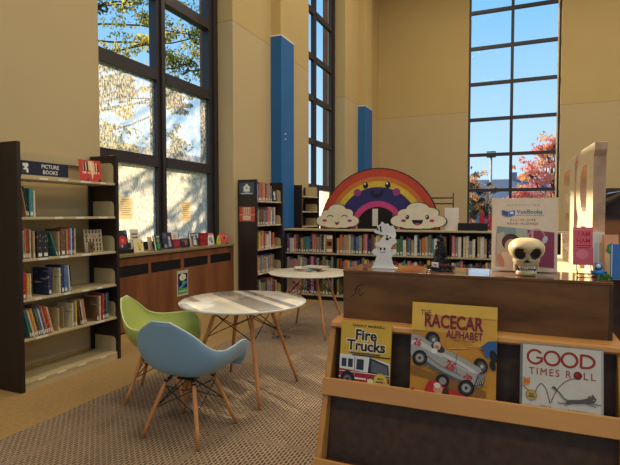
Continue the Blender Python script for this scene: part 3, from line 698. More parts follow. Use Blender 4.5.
# card display at the right end of the first bay
o = tag(bx('card_display', -.055, .055, 0, .02, 0, .30, cm((176, 112, 66))), 'brown card display with white slips between books on the low bookcase', 'card display'); o.location = (LX0 + bw - .10, LY0 + .03, LL[2] + .001)
a = Art(); a.rect(-.05, .05, .235, .29, (236, 224, 196)); a.rect(-.05, .05, .02, .07, (240, 230, 204)); a.rect(-.04, .04, .12, .19, (48, 30, 26)); a.build('slips', o)
print('shelf books', NB)

# ------------------------------------------------------------------ wood cabinet and ledge under the big window
root = empty('window_cabinet', (0, 0, 0), label='long reddish wood cabinet with black grilles under the large window', cat='cabinet')
CY0, CY1, CX = 3.885, 6.455, -4.02
bx('body', XG + .002, CX - .012, CY0, CY1, .11, .965, M_slot, root)
sl = [(3.93, 4.04), (4.08, 4.575), (4.62, 5.18), (5.245, 5.78), (5.845, 6.386)]
bx('front_panel', CX - .011, CX, CY0, CY1, .13, .745, M_cherry, root, bevel=.002)
bx('top_rail', CX - .011, CX + .002, CY0, CY1, .868, .955, M_cherry, root, bevel=.002)
ed = [CY0] + [v for s_ in sl for v in s_] + [CY1]
for k in range(0, len(ed), 2): bx('divider', CX - .011, CX, ed[k], ed[k + 1], .7455, .8675, M_cherry, root)
for a0, a1 in sl:
    q = MB()
    for j in range(5): q.box(CX - .010, CX - .006, a0, a1, .755 + j * .023, .762 + j * .023, M_wire)
    q.build('grille', root)
bx('kick_plate', XG + .002, CX - .004, CY0, CY1, 0, .11, M_base, root)
tag(bx('window_ledge', XG + .002, CX + .03, CY0, CY1 - .002, .967, 1.0, M_ledge, bevel=.004), 'long stone ledge on the wood cabinet under the large window', 'ledge')
def facing(name, w, h, t, c, loc, tilt=8, turn=0, bev=.001):
    return sign_slab(name, w, h, t, c, loc, RZ + R(turn), R(tilt))
LZT = 1.0015
def litem(label, w, h, c, y, x=-4.12, turn=0, tilt=10, name='display_book', cat='book', t=.012, art=None, grp=None):
    o = tag(facing(name, w, h, t, c, (x, y, LZT), tilt, turn), label, cat, grp); a = Art()
    if art: art(a)
    if a.v: a.build('cover_art', o)
    return o
o = litem('dark display book with a red round picture, leftmost on the ledge', .19, .22, (34, 44, 62), 4.313, tilt=12, turn=-6, art=lambda a: (a.ell(.02, .1, .055, .055, (206, 40, 40)), a.ell(-.06, .16, .02, .02, (230, 190, 60)), a.ell(-.05, .05, .03, .03, (60, 130, 90)), a.ell(.02, .1, .02, .02, (240, 120, 90)), a.ell(.07, .19, .015, .015, (70, 120, 200)), a.ell(.0, .035, .016, .016, (220, 120, 180))), x=-4.16)
o.location.z = LZT + .045
tag(bx('book_riser', -4.24, -4.115, 4.225, 4.44, LZT, LZT + .043, M_slot), 'low dark riser under the red-circle book on the ledge', 'riser')
def txt3(a):
    for k in range(3): a.wordline(-.05, .05, .20 - k * .038, .024, (36, 34, 40), k)
litem('tall white card with black lines of text on the ledge', .13, .27, (226, 216, 190), 4.539, x=-4.17, tilt=6, art=txt3, name='text_card', cat='card')
litem('cream book with a small yellow animal picture on the ledge', .16, .15, (232, 216, 170), 4.504, x=-4.085, tilt=10, art=lambda a: (a.ell(.01, .07, .03, .04, (226, 196, 60)), a.ell(.0, .1, .02, .02, (230, 200, 70)), a.ell(.055, .115, .012, .012, (80, 140, 150)), a.ell(.01, .03, .012, .012, (60, 50, 40))))
litem('dark teal book with a green frog shape on the ledge', .14, .19, (50, 66, 72), 4.851, x=-4.10, turn=8, art=lambda a: (a.rect(-.07, -.045, 0, .19, (220, 210, 180)), a.ell(.02, .12, .025, .03, (130, 150, 90)), a.ell(.02, .05, .03, .035, (40, 170, 80)), a.rect(-.01, .06, .16, .175, (190, 200, 190))))
litem('pale narrow book standing beside the frog book on the ledge', .07, .17, (214, 196, 150), 4.79, x=-4.16)
litem('navy book with a standing pale figure on the ledge', .17, .215, (44, 56, 88), 5.075, x=-4.12, art=lambda a: (a.ell(.03, .14, .022, .026, (220, 180, 150)), a.poly([(.0, .03), (.06, .03), (.045, .12), (.015, .12)], (170, 160, 150)), a.rect(-.07, -.02, .15, .2, (120, 90, 90)), a.rect(-.075, -.03, .02, .06, (170, 150, 110))))
litem('white square book with a faint pink picture on the ledge', .15, .21, (238, 222, 206), 5.30, x=-4.20, tilt=5, art=lambda a: (a.ell(0, .15, .04, .035, (226, 190, 170)),))
litem('dark red rounded book before the white square book on the ledge', .15, .12, (130, 34, 50), 5.232, x=-4.11, art=lambda a: (a.ell(0, .06, .05, .035, (160, 50, 60)),))
litem('black book with a brown blot lying open on the ledge', .15, .125, (40, 40, 54), 5.39, x=-4.10, art=lambda a: (a.ell(.02, .07, .03, .04, (150, 90, 70)), a.rect(-.06, -.02, .08, .11, (90, 96, 120))))
litem('small tan angled card between the black and grey books on the ledge', .05, .11, (222, 180, 110), 5.50, x=-4.07, turn=30, name='small_card', cat='card')
litem('grey and white book with a small figure on the ledge', .18, .19, (80, 90, 100), 5.613, x=-4.12, art=lambda a: (a.rect(-.085, -.06, 0, .19, (232, 226, 206)), a.poly([(-.01, .02), (.06, .02), (.05, .12), (.02, .15), (.0, .12)], (214, 208, 190)), a.ell(.03, .1, .014, .014, (90, 70, 70)), a.rect(-.04, .08, .15, .17, (190, 190, 180))))
q = MB(); q.slab([(-.10, 0), (.10, 0), (.095, .08), (.10, .13), (.11, .19), (.04, .175), (0, .18), (-.04, .175), (-.11, .19), (-.10, .12), (-.095, .07)], 0, .02, cm((150, 28, 36)))
o = q.build('shaped_book', bevel=.003); o.location = (-4.11, 5.82, LZT); o.rotation_euler = (0, 0, RZ); tag(o, 'deep red shaped book with pale dots on the ledge', 'book')
a = Art()
for xx, zz in ((-.05, .04), (.03, .05), (0, .1), (.06, .1), (-.06, .12), (.02, .15), (-.02, .02)): a.ell(xx, zz, .008, .008, (230, 150, 150))
a.build('cover_art', o)
litem('white book with a pink band and a snowy picture on the ledge', .17, .17, (232, 226, 220), 6.05, x=-4.14, art=lambda a: (a.rect(-.085, .085, .14, .17, (224, 120, 120)), a.ell(.0, .08, .05, .035, (150, 160, 160)), a.ell(.02, .04, .02, .02, (60, 70, 60))))
q = MB(); q.slab([(-.045, 0), (.045, 0), (.04, .05), (.015, .13), (-.01, .13), (-.04, .05)], 0, .02, cm((196, 206, 50))); o = q.build('toy_figure', bevel=.004); o.location = (-4.07, 6.145, LZT); o.rotation_euler = (0, 0, RZ)
tag(o, 'small lime green pear-shaped toy on the ledge', 'toy'); a = Art(); a.ell(0, .07, .012, .02, (120, 140, 40)); a.build('face', o)
q = MB(); q.slab([(-.12, .01), (-.06, 0), (.02, 0), (.1, .02), (.13, .08), (.11, .15), (.06, .17), (.0, .15), (-.06, .17), (-.12, .15), (-.135, .08)], 0, .03, cm((222, 92, 92)))
o = q.build('pig_shaped_book', bevel=.004); o.location = (-4.10, 6.325, LZT); o.rotation_euler = (0, 0, RZ); o.scale = (.92, 1, .95); tag(o, 'pink pig-shaped board book at the right end of the ledge', 'book')
a = Art(); a.ell(.0, .09, .05, .045, (240, 130, 130)); a.ell(.0, .09, .025, .03, (60, 34, 40)); a.ell(.08, .12, .02, .025, (240, 150, 150)); a.ell(-.08, .12, .02, .02, (240, 140, 140)); a.build('cover_art', o)
# wall-facing text sheets on the panes
for (yy, zz, w_, h_, lab) in ((4.575, 1.39, .23, .26, 'cream notice taped on the left lower window pane'), (5.735, 1.35, .22, .28, 'cream notice taped on the right lower window pane')):
    q = MB(); q.box(-w_ / 2, w_ / 2, 0, .001, 0, h_, cm((246, 232, 196))); q.mats[0] = M_paper; o = q.build('window_notice'); o.location = (XG - .046, yy, zz); o.rotation_euler = (0, 0, RZ); tag(o, lab, 'notice')
    a = Art()
    for k in range(8):
        wd = w_ * (.36 if k % 3 else .28); a.rect(-wd, wd, h_ * (.88 - k * .1), h_ * (.905 - k * .1), (150, 100, 90) if k in (4, 6) else (130, 120, 110))
    a.build('printing', o)
# poster on the cabinet
q = MB(); q.box(-.115, .115, 0, .002, 0, .33, cm((190, 184, 168))); o = q.build('poster'); o.location = (CX + .0035, 5.21, .385); o.rotation_euler = (0, 0, RZ); tag(o, 'small navy, green and white poster stuck on the wood cabinet', 'poster')
a = Art(); a.rect(-.095, .1, .09, .29, (26, 32, 64)); a.poly([(-.07, .24), (-.02, .29), (.06, .27), (.07, .22), (.02, .2), (-.04, .2)], (226, 222, 196)); a.ell(.0, .235, .02, .02, (230, 190, 80)); a.ell(.02, .17, .035, .025, (80, 170, 120)); a.line([(-.08, .1), (-.02, .12), (.04, .16), (.09, .17)], .035, (60, 150, 200)); a.rect(-.095, .1, .025, .10, (90, 150, 70)); a.wordline(-.07, .08, .05, .024, (200, 214, 140), 5); a.build('printing', o)

# ------------------------------------------------------------------ tables and chairs
def smooth_path(pts, n):
    P = [Vector(p) for p in pts]; P = [P[0] * 2 - P[1]] + P + [P[-1] * 2 - P[-2]]; out = []
    K = len(P) - 3
    for i in range(n + 1):
        u = i / n * K; k = min(int(u), K - 1); t = u - k; a, b_, c, d = P[k], P[k + 1], P[k + 2], P[k + 3]
        out.append(.5 * ((2 * b_) + (c - a) * t + (2 * a - 5 * b_ + 4 * c - d) * t * t + (-a + 3 * b_ - 3 * c + d) * t ** 3))
    return out
def dowel_legs(root, top, foot, ztop, r0, r1):
    for sx in (-1, 1):
        for sy in (-1, 1):
            q = MB(); a0 = Vector((sx * top, sy * top, ztop)); a1 = Vector((sx * foot, sy * foot, 0.004))
            q.tube([tuple(a0), tuple(a0.lerp(a1, .3)), tuple(a0.lerp(a1, .75)), tuple(a1)], [r0 * .85, r0, r0 * .85, r1], M_leg, 12)
            leg = q.build('leg', root)
            s = MB(); s.tube([tuple(a0.lerp(a1, .02) + Vector((0, 0, .0))), tuple(a0.lerp(a1, .045))], r0 * 1.12, M_wire, 10); s.build('leg_clamp', leg)
def leg_at(top, foot, ztop, z, sx, sy):
    f_ = (ztop - z) / ztop; r_ = top + (foot - top) * f_; return (sx * r_, sy * r_, z)
def wires(root, top, foot, ztop, zs, hub, r=.0035):
    q = MB(); za, zb = zs
    c = [(-1, -1), (1, -1), (1, 1), (-1, 1)]
    for i in range(4):
        a0 = c[i]; a1 = c[(i + 1) % 4]
        q.tube([leg_at(top, foot, ztop, za, *a0), leg_at(top, foot, ztop, zb, *a1)], r, M_wire, 6)
        q.tube([leg_at(top, foot, ztop, zb, *a0), leg_at(top, foot, ztop, za, *a1)], r, M_wire, 6)
    for a0 in c:
        q.tube([leg_at(top, foot, ztop, zb, *a0), (a0[0] * hub * .3, a0[1] * hub * .3, ztop - .03)], r, M_wire, 6)
    q.box(-hub, hub, -hub, hub, ztop - .012, ztop, M_wire)
    q.build('wire_brace', root)
def make_table(loc, rad, topmat, label, edge):
    root = empty('round_table', loc, label=label, cat='table')
    q = MB(); z = .735
    q.lathe([(0, z - .022), (rad - .03, z - .022), (rad - .004, z - .016), (rad, z - .009), (rad - .001, z - .003), (rad - .004, z - .0005)], edge, 96); q.build('tabletop', root)
    q = MB(); q.lathe([(rad - .004, z - .0006), (rad - .006, z), (0, z)], topmat, 96); q.build('table_surface', root)
    dowel_legs(root, .15, .335, z - .024, .017, .011); wires(root, .15, .335, z - .024, (.64, .46), .13, .004)
    return root
make_table((-2.065, 3.465, .008), .515, M_striped, 'round table with grey and cream stripes, beside the green and blue chairs', M_white)
make_table((-2.335, 5.50, .008), .505, mat('cream_laminate', (218, 206, 182), .25, .03), 'plain cream round table in front of the long low bookcase', M_white)
def make_chair(loc, rz, body, rim, label):
    root = empty('armchair', loc, rz, label=label, cat='chair')
    Cp = [(0, .262, .398), (0, .245, .422), (0, .15, .412), (0, .02, .395), (0, -.09, .398), (0, -.17, .44), (0, -.215, .54), (0, -.25, .66), (0, -.285, .785)]
    Ep = [(.230, .268, .40), (.266, .266, .47), (.296, .245, .560), (.312, .16, .606), (.318, .03, .596), (.316, -.08, .592), (.282, -.175, .622), (.195, -.24, .712), (.065, -.285, .788)]
    NV, NU = 36, 40
    Cs = smooth_path(Cp, NV); Es = smooth_path(Ep, NV); vs = []; fs = []
    for j in range(NV + 1):
        c, e_ = Cs[j], Es[j]
        for i in range(NU + 1):
            u = -1 + 2 * i / NU; ph = abs(u) * math.pi / 2; sg = 1 if u >= 0 else -1
            s = math.sin(ph) ** .9; g = (1 - math.cos(ph)) ** 1.15
            vs.append((sg * e_.x * s, c.y + (e_.y - c.y) * g, c.z + (e_.z - c.z) * g))
    for j in range(NV):
        for i in range(NU):
            a0 = j * (NU + 1) + i; fs.append((a0, a0 + 1, a0 + NU + 2, a0 + NU + 1))
    q = MB(); q.add(vs, fs, body, True); sh = q.build('shell', root)
    so = sh.modifiers.new('solidify', 'SOLIDIFY'); so.thickness = .006; so.offset = 0
    W_ = NU + 1
    edge = [vs[i] for i in range(0, W_)] + [vs[j * W_ + NU] for j in range(1, NV + 1)] + [vs[NV * W_ + i] for i in range(NU - 1, -1, -1)] + [vs[j * W_] for j in range(NV - 1, -1, -1)]
    q = MB(); q.tube(edge, .0055, rim, 8, caps=False); q.build('rim', root)
    dowel_legs(root, .105, .218, .372, .015, .010); wires(root, .105, .218, .372, (.33, .19), .06)
    q = MB()
    for sx in (-1, 1):
        for sy in (-1, 1): q.tube([(sx * .1, sy * .1, .364), (sx * .08, sy * .08, .392)], .012, M_wire, 8)
    q.build('shell_mount', root)
    return root
M_chb = mat('blue_grey_plastic', (140, 180, 204), .42, .03, 4); M_chg = mat('lime_plastic', (180, 192, 98), .42, .03, 4)
make_chair((-1.985, 2.645, .008), R(0), M_chb, mat('pale_blue_rim', (196, 212, 216), .4, .02), 'blue-grey plastic armchair on wooden legs, nearest the camera')
make_chair((-2.60, 3.09, .008), R(-64), M_chg, mat('pale_lime_rim', (214, 222, 150), .4, .02), 'lime green plastic armchair behind the blue one')
# books lying on the far table
ZT = .7445
for k, (dx, dy, rz, c, lab, zz) in enumerate([(-.07, .08, 12, (150, 40, 44), 'thin dark red book at the bottom of the pile on the cream table', 0), (-.07, .10, -20, (70, 130, 140), 'teal book in the middle of the pile on the cream table', .014), (-.10, .11, 30, (206, 200, 186), 'pale grey book lying askew atop the pile on the cream table', .028), (.02, .13, -8, (190, 176, 150), 'tan book sliding off the right of the pile on the cream table', .042)]):
    o = bx('flat_book', -.14, .14, -.11, .11, 0, .0135, cm(c), bevel=.001); o.location = (-2.335 + dx, 5.50 + dy, ZT + zz); o.rotation_euler = (0, 0, R(rz)); tag(o, lab, 'book', 'books piled on the cream table')
    q = MB(); q.box(-.136, .1395, -.1105, .1095, .002, .0115, M_page); q.build('pages', o)
q = MB(); q.lathe([(.0, 0), (.11, 0), (.11, .003), (.085, .007), (0, .008)], mat('brushed_disc', (104, 92, 80), .4), 40); q.lathe([(.0, .008), (.05, .008), (.05, .011), (0, .011)], M_dark, 24)
tag(q.build('floor_outlet', loc=(-2.53, 5.10, .0085)), 'round metal floor outlet cover on the carpet between the tables', 'outlet cover')

# ------------------------------------------------------------------ rainbow cut-out and things on the low bookcase
root = empty('rainbow_cutout', (-2.10, 7.74, 1.201), label='big rainbow cut-out with smiling clouds standing on the low bookcase', cat='cut-out')
def arc_band(r0, r1, n=48, cx=0):
    o = [(cx + r1 * math.cos(math.pi * k / n), r1 * math.sin(math.pi * k / n)) for k in range(n + 1)]
    i = [(cx + r0 * math.cos(math.pi * k / n), r0 * math.sin(math.pi * k / n)) for k in range(n, -1, -1)]
    return o + i
bands = [(.855, .985, (196, 72, 48), 'red_band'), (.78, .855, (206, 120, 52), 'orange_band'), (.685, .78, (222, 186, 60), 'yellow_band'), (.46, .685, (52, 46, 104), 'navy_band'), (.365, .46, (206, 70, 128), 'pink_band')]
for r0, r1, c, nm in bands:
    q = MB(); q.slab(arc_band(r0 + .0008, r1 - .0008), 0, .025, mat('felt_' + nm, c, .75, .08, 14)); q.build(nm, root)
q = MB()
for r0, r1 in ((.978, .994),):
    q.slab(arc_band(r0, r1), -.002, .028, M_black)
q.build('outline', root)
a = Art(-.001)
for sx in (-.20, .17):
    a.ell(sx, .715, .045, .055, (24, 22, 34)); a.ell(sx - .012, .74, .016, .018, (236, 232, 220))
for sx in (-.34, .31): a.ell(sx, .60, .062, .062, (150, 60, 120))
a.slab([(-.125 + .11, .63)] + [(-.015 + .115 * math.cos(t), .62 + .11 * math.sin(t)) for t in [math.pi + math.pi * k / 14 for k in range(15)]] + [(.085, .64), (.06, .64)] + [(-.015 + .07 * math.cos(t), .62 + .05 * math.sin(t)) for t in [2 * math.pi - math.pi * k / 12 for k in range(13)]] + [(-.09, .64), (-.115, .64)][0:1], a.nxt(), a.y, cm((24, 22, 34)))
a.build('face', root)
def cloud(cx, w, h, name, kind):
    cs = [(-.33, .28, .20), (-.22, .52, .17), (0, .68, .22), (.23, .56, .17), (.34, .28, .20), (0, .35, .33), (-.18, .25, .22), (.18, .25, .22)]
    pts = []
    n = 120
    for k in range(n):
        t = 2 * math.pi * k / n; d = (math.cos(t), math.sin(t)); best = 0
        for (x, z, r) in cs:
            z -= .32; bq = x * d[0] + z * d[1]; cc = x * x + z * z - r * r; disc = bq * bq - cc
            if disc > 0: best = max(best, bq + math.sqrt(disc))
        px_, pz_ = best * d[0], best * d[1] + .32
        pts.append((px_, max(pz_, .0)))
    mx = max(p[0] for p in pts); mz = max(p[1] for p in pts)
    P = [(cx + p[0] / mx * w / 2, p[1] / mz * h) for p in pts]
    cen = (cx, h * .45)
    Pi = [(cen[0] + (p[0] - cen[0]) * .965, max(.006, cen[1] + (p[1] - cen[1]) * .955)) for p in P]
    q = MB(); q.slab(P, -.032, -.004, M_black); cl = q.build(name, root)
    q = MB(); q.slab(Pi, -.038, -.0325, mat('felt_cream', (232, 220, 188), .8, .05, 12)); q.build('cloud_face_panel', cl)
    a = Art(-.0385)
    if kind == 'wink':
        for sx in (-.12, .13): a.line([(cx + sx + .05 * math.cos(t), h * .46 + .035 * math.sin(t)) for t in [math.pi * k / 8 for k in range(9)]], .014, (30, 26, 36))
        a.ell(cx, h * .24, .035, .035, (170, 40, 90)); a.rect(cx - .04, cx + .04, h * .265, h * .33, (232, 220, 188)); a.line([(cx - .05, h * .29), (cx, h * .24), (cx + .05, h * .29)], .009, (30, 26, 36))
    else:
        for sx in (-.16, .15): a.ell(cx + sx, h * .46, .03, .036, (24, 22, 34)); a.ell(cx + sx - .008, h * .48, .01, .012, (236, 232, 220))
        a.poly([(cx - .09 + .0, h * .36)] + [(cx + .085 * math.cos(t), h * .36 + .085 * math.sin(t)) for t in [math.pi + math.pi * k / 12 for k in range(1, 12)]] + [(cx + .085, h * .36)], (24, 22, 34)); a.ell(cx, h * .21, .04, .018, (200, 70, 110))
    for sx in (-.22, .22): a.ell(cx + sx, h * .33, .04, .022, (170, 60, 110))
    a.build('cloud_face', cl)
cloud(-.68, .78, .42, 'left_cloud', 'wink'); cloud(.655, .90, .435, 'right_cloud', 'smile')
tag(bx('white_panel', -1.045, -.835, 7.775, 7.79, 1.201, 1.545, cm((238, 224, 208)), bevel=.002), 'plain white panel standing right of the rainbow on the low bookcase', 'panel')
root = empty('wire_display_stand', (-1.06, 7.88, 1.201), label='thin brown rod display stand behind the white panel', cat='display stand')
for nm, p0, p1 in (('post', (.13, 0, 0), (.13, 0, .58)), ('post', (-.22, 0, 0), (-.22, 0, .5)), ('rail', (-.22, 0, .50), (.13, 0, .50)), ('rail', (-.22, 0, .41), (.13, 0, .41)), ('rail', (-.22, 0, .18), (.13, 0, .18))):
    q = MB(); q.tube([p0, p1], .011, M_dark, 8); q.build(nm, root)
tag(bx('storage_box', -.83, -.41, 7.62, 7.76, 1.201, 1.315, M_black, bevel=.004), 'flat black box on the low bookcase right of the white panel', 'box')
for t_, xx, lab in (('I', -.54, 'thin red letter I behind the black box'), ('R', -.40, 'wide red letter R behind the black box')):
    vs, fs = text_geo(t_, .36, .05)
    q = MB(); x0 = min(v[0] for v in vs)
    q.add([(v[0] - x0, 0, v[1]) for v in vs] + [(v[0] - x0, .02, v[1]) for v in vs], fs + [tuple(i + len(vs) for i in reversed(f_)) for f_ in fs], cm((186, 40, 44)))
    o = q.build('red_letter'); o.location = (xx, 7.84, 1.202); tag(o, lab, 'letter', None)

root = empty('dark_display_case', (-2.80, 10.0, 0), label='dark case with a pale card seen through the arch of the rainbow', cat='case')
bx('body', -.35, .40, .02, .5, .009, 1.62, M_black, root); bx('front_frame', -.35, .40, 0, .019, .009, 1.60, M_slot, root, bevel=.004)
bx('pale_card', -.02, .10, -.006, -.0005, 1.2, 1.56, M_white, root)
# ------------------------------------------------------------------ brown counter at the far right
root = empty('service_counter', (.66, 6.0, 0), label='brown wooden counter with a dark hood at the right edge', cat='counter')
M_cnt = mat('amber_wood', (140, 88, 46), .5, .1, 5)
bx('front_panel', 0, 2.4, 0, .6, 0, 1.40, M_cnt, root); bx('counter_top', -.02, 2.42, -.02, .62, 1.40, 1.43, M_dark, root)
bx('hood', 0, 2.4, .28, .6, 1.431, 1.735, M_panel, root)
q = MB(); q.slab([(0, 1.432), (.32, 1.65), (.32, 1.62), (.04, 1.432)], .02, .27, M_dark); q.slab([(-.0, 1.50), (.34, 1.68), (.36, 1.66), (0, 1.47)], .05, .26, mat('taupe_board', (110, 88, 66), .6)); q.build('sloping_board', root)
q = MB(); q.add([(0, 0, 0), (.20, -.0, .04), (.24, .14, .05), (.05, .14, .02)], [(0, 1, 2, 3)], cm((120, 160, 214))); q.add([(0, 0, .003), (.20, 0, .043), (.24, .14, .053), (.05, .14, .023)], [(0, 1, 2, 3)], cm((120, 160, 214)))
tag(q.build('blue_folder', loc=(.86, 6.10, 1.66)), 'pale blue folder lying on the sloping board at the far right', 'folder')

# ------------------------------------------------------------------ display rack in the foreground
RX0, RX1, RY0, RY1, RZT = -.663, .300, 1.912, 2.176, 1.22
root = empty('display_rack', (0, 0, 0), label='sloped wooden book display rack in the foreground with brown top', cat='display rack')
M_top = mat('glossy_brown_top', (96, 62, 38), .12, .2, 6, (.4, 1, 1), c2=(120, 82, 54), coat=.6)
bx('top', RX0, RX1, RY0 - .001, RY1, RZT - .012, RZT, M_top, root, bevel=.002)
bx('riser_panel', RX0 + .002, RX1 - .012, RY0, RY0 + .012, 1.021, RZT - .0125, M_brown, root)
bx('riser_edge', RX1 - .0115, RX1, RY0, RY0 + .012, 1.021, RZT - .0125, M_panel, root)
bx('back_panel', RX0 + .002, RX1 - .002, RY1 - .02, RY1 - .004, 1.021, RZT - .0125, M_brown, root)
for xx in (RX0 + .0025, RX1 - .0125): bx('end_panel', xx, xx + .01, RY0 + .0125, RY1 - .021, 1.021, RZT - .0125, M_panel, root)
a = Art(RY0 - .0006)
a.line([(-.615, 1.135), (-.60, 1.155), (-.575, 1.165)], .004, (58, 34, 18)); a.line([(-.60, 1.155), (-.612, 1.12), (-.63, 1.11)], .004, (58, 34, 18)); a.line([(-.59, 1.145), (-.60, 1.125), (-.585, 1.118), (-.575, 1.13)], .004, (58, 34, 18))
a.build('scratched_mark', root)
SXA, SXB = -.698, .330
def fy(z): return 1.862 - .36 * (.997 - z)           # front line of the side posts
q = MB()
LG = [(SXA + .02, SXB - .02)]
prof = [(1.847, .998), (1.853, 1.010), (1.862, 1.0155), (1.910, 1.020), (2.18, 1.020), (2.23, 1.010), (2.23, .990), (1.853, .990)]
Xp = Matrix(((0, 1, 0, 0), (1, 0, 0, 0), (0, 0, 1, 0), (0, 0, 0, 1)))
def prism_x(q, prof, x0, x1, m):
    n = len(prof); vs = [(x0, y, z) for y, z in prof] + [(x1, y, z) for y, z in prof]
    ar = sum(prof[i][0] * prof[(i + 1) % n][1] - prof[(i + 1) % n][0] * prof[i][1] for i in range(n))
    fs = [tuple(range(n - 1, -1, -1)), tuple(range(n, 2 * n))] + [(i, (i + 1) % n, n + (i + 1) % n, n + i) for i in range(n)]
    if ar < 0: fs = [tuple(reversed(f_)) for f_ in fs]
    q.add(vs, fs, m)
prism_x(q, prof, SXA + .006, SXB - .006, M_honey); q.build('ledge', root)
for x0 in (SXA, SXB - .024):
    q = MB(); prism_x(q, [(fy(.989), .989), (2.21, .989), (2.24, 0.009), (fy(0), 0.009)], x0, x0 + .024, M_honey); q.build('side_panel', root, bevel=.004)
def lip(zt, zb, nm='lip'):
    q = MB(); y = fy((zt + zb) / 2)
    prism_x(q, [(fy(zt) - .012, zt), (fy(zb) - .012, zb), (fy(zb) + .006 - .008, zb), (fy(zt) + .006 - .008, zt)], SXA - .004, SXB + .004, M_honey); return q.build(nm, root, bevel=.003)
lip(.806, .745); lip(.528, .465); lip(.25, .19); lip(.07, .012)
q = MB()
def pan(z0, z1, off0, off1):
    prism_x(q, [(fy(z0) + off0, z0), (fy(z0) + off0 + .008, z0), (fy(z1) + off1 + .008, z1), (fy(z1) + off1, z1)], SXA + .0245, SXB - .0245, M_panel)
pan(.772, .989, .075, .03); q.build('sloped_panel', root)
for z0, z1 in ((.498, .7705), (.22, .4965), (.012, .2185)):
    q = MB(); pan(z0, z1, .07 if z0 > .3 else .05, .03); q.build('sloped_panel', root)
for zt in (.775, .50, .222):
    bx('shelf_floor', SXA + .0245, SXB - .0245, fy(zt) - .006, fy(zt) + (.0735 if zt > .3 else .049), zt - .004, zt + .002, M_panel, root)
# three front-facing picture books
def rack_book(name, x0, x1, zb, h, yb, tilt, c, label, edge=None):
    w = x1 - x0; q = MB(); q.box(0, w, .0, .0025, 0, h, cm(c, .3)); q.box(0, w, .0105, .013, 0, h, cm(c, .3)); q.box(0, .0025, .0025, .0105, 0, h, cm(edge or c, .3))
    o = q.build(name); p = MB(); p.box(.0026, w - .003, .0026, .0104, .003, h - .003, M_page); p.build('pages', o)
    o.location = (x0, yb, zb); o.rotation_euler = (-tilt, 0, 0); return tag(o, label, 'book')
o = rack_book('picture_book', -.638, -.437, .779, .252, 1.790, .15, (216, 172, 42), 'yellow book with a red and white fire truck, left on the rack')
w = .201; a = Art(-.0002)
a.text('NANCY MARKELL', .112, .233, .013, (50, 34, 20), bold=.03, xs=1.25)
for off, c, bo in ((0, (236, 224, 190), .09), (0, (40, 24, 26), .028)):
    a.text('Fire', .103, .184, .056, c, bold=bo, xs=1.0, a=0); a.text('Trucks', .103, .143, .056, c, bold=bo, xs=.98, a=0)
a.rect(.04, .16, .129, .134, (90, 60, 30)); 
a.poly([(0, .06), (0, .123), (.10, .125), (.20, .105), (.20, .02), (0, .02)], (228, 226, 218))
a.poly([(0, .012), (0, .068), (.115, .062), (.2, .048), (.2, 0), (0, 0)], (170, 34, 36)); a.poly([(.115, .062), (.12, .12), (.195, .098), (.2, .05)], (48, 48, 56)); a.poly([(.128, .068), (.13, .11), (.19, .092), (.192, .058)], (92, 100, 108))
for xx in (.008, .034): a.rect(xx, xx + .02, .076, .108, (46, 54, 62))
a.poly([(.068, .07), (.07, .11), (.098, .11), (.098, .07)], (46, 54, 62)); a.rect(.06, .063, .02, .118, (130, 120, 118)); a.rect(.0, .2, .058, .0605, (236, 226, 210))
a.rect(.0, .11, .034, .04, (236, 226, 210)); a.rect(.05, .2, .122, .127, (40, 40, 46)); a.ell(.035, .028, .03, .034, (26, 26, 30)); a.ell(.035, .028, .016, .018, (110, 106, 106)); a.ell(.035, .028, .007, .008, (40, 40, 44))
a.poly([(.115, 0), (.115, .04), (.2, .03), (.2, 0)], (206, 200, 190)); a.rect(.12, .2, .012, .018, (120, 30, 32)); a.ell(.128, .03, .01, .012, (236, 226, 150))
a.ell(.166, .036, .027, .03, (200, 160, 60)); a.ell(.166, .036, .024, .027, (222, 190, 84)); a.wordline(.155, .178, .042, .007, (60, 40, 24), 2); a.wordline(.149, .184, .030, .007, (60, 40, 24), 4)
a.ell(.165, .004, .016, .006, (220, 80, 50)); a.build('cover_art', o)

o = rack_book('picture_book', -.360, -.062, .781, .340, 1.790, .15, (226, 168, 58), 'tan book with a silver number 26 racing car, middle of the rack')
a = Art(-.0002); ww, hh = .298, .343
a.poly([(0, 0), (ww, 0), (ww, .16), (.15, .24), (0, .24)], (206, 142, 46))
rr = random.Random(3)
for k in range(26):
    x = rr.uniform(0, .24); z = rr.uniform(0, .2); L_ = rr.uniform(.03, .09); L_ = min(L_, .29 - x)
    a.line([(x, z), (x + L_, z + L_ * .12)], .0025, rr.choice([(176, 112, 36), (226, 176, 80), (190, 128, 44), (236, 196, 104)]))
a.rect(0, ww, .30, hh, (232, 184, 74)); a.rect(0, .05, .24, .31, (232, 184, 74))
for x, z, s_, t_, al in ((.032, .298, .026, 'THE', 'l'),):
    a.text(t_, x, z, s_, (110, 28, 40), align=al, bold=.012, xs=.8)
a.text('RACECAR', .150, .256, .066, (132, 34, 44), bold=.028, xs=.70, a=-.01); a.text('ALPHABET', .188, .222, .038, (124, 36, 66), bold=.02, xs=.70, a=-.01)
a.wordline(.15, .225, .213, .005, (150, 104, 44))
# blue car on the right edge
a.poly([(.245, .20), (.27, .222), (.298, .226), (.298, .17), (.262, .165)], (52, 96, 150)); a.ell(.288, .172, .012, .022, (24, 26, 34), .3); a.ell(.286, .14, .01, .018, (30, 30, 36), .3)
a.poly([(.24, .19), (.262, .196), (.258, .18)], (120, 80, 50))
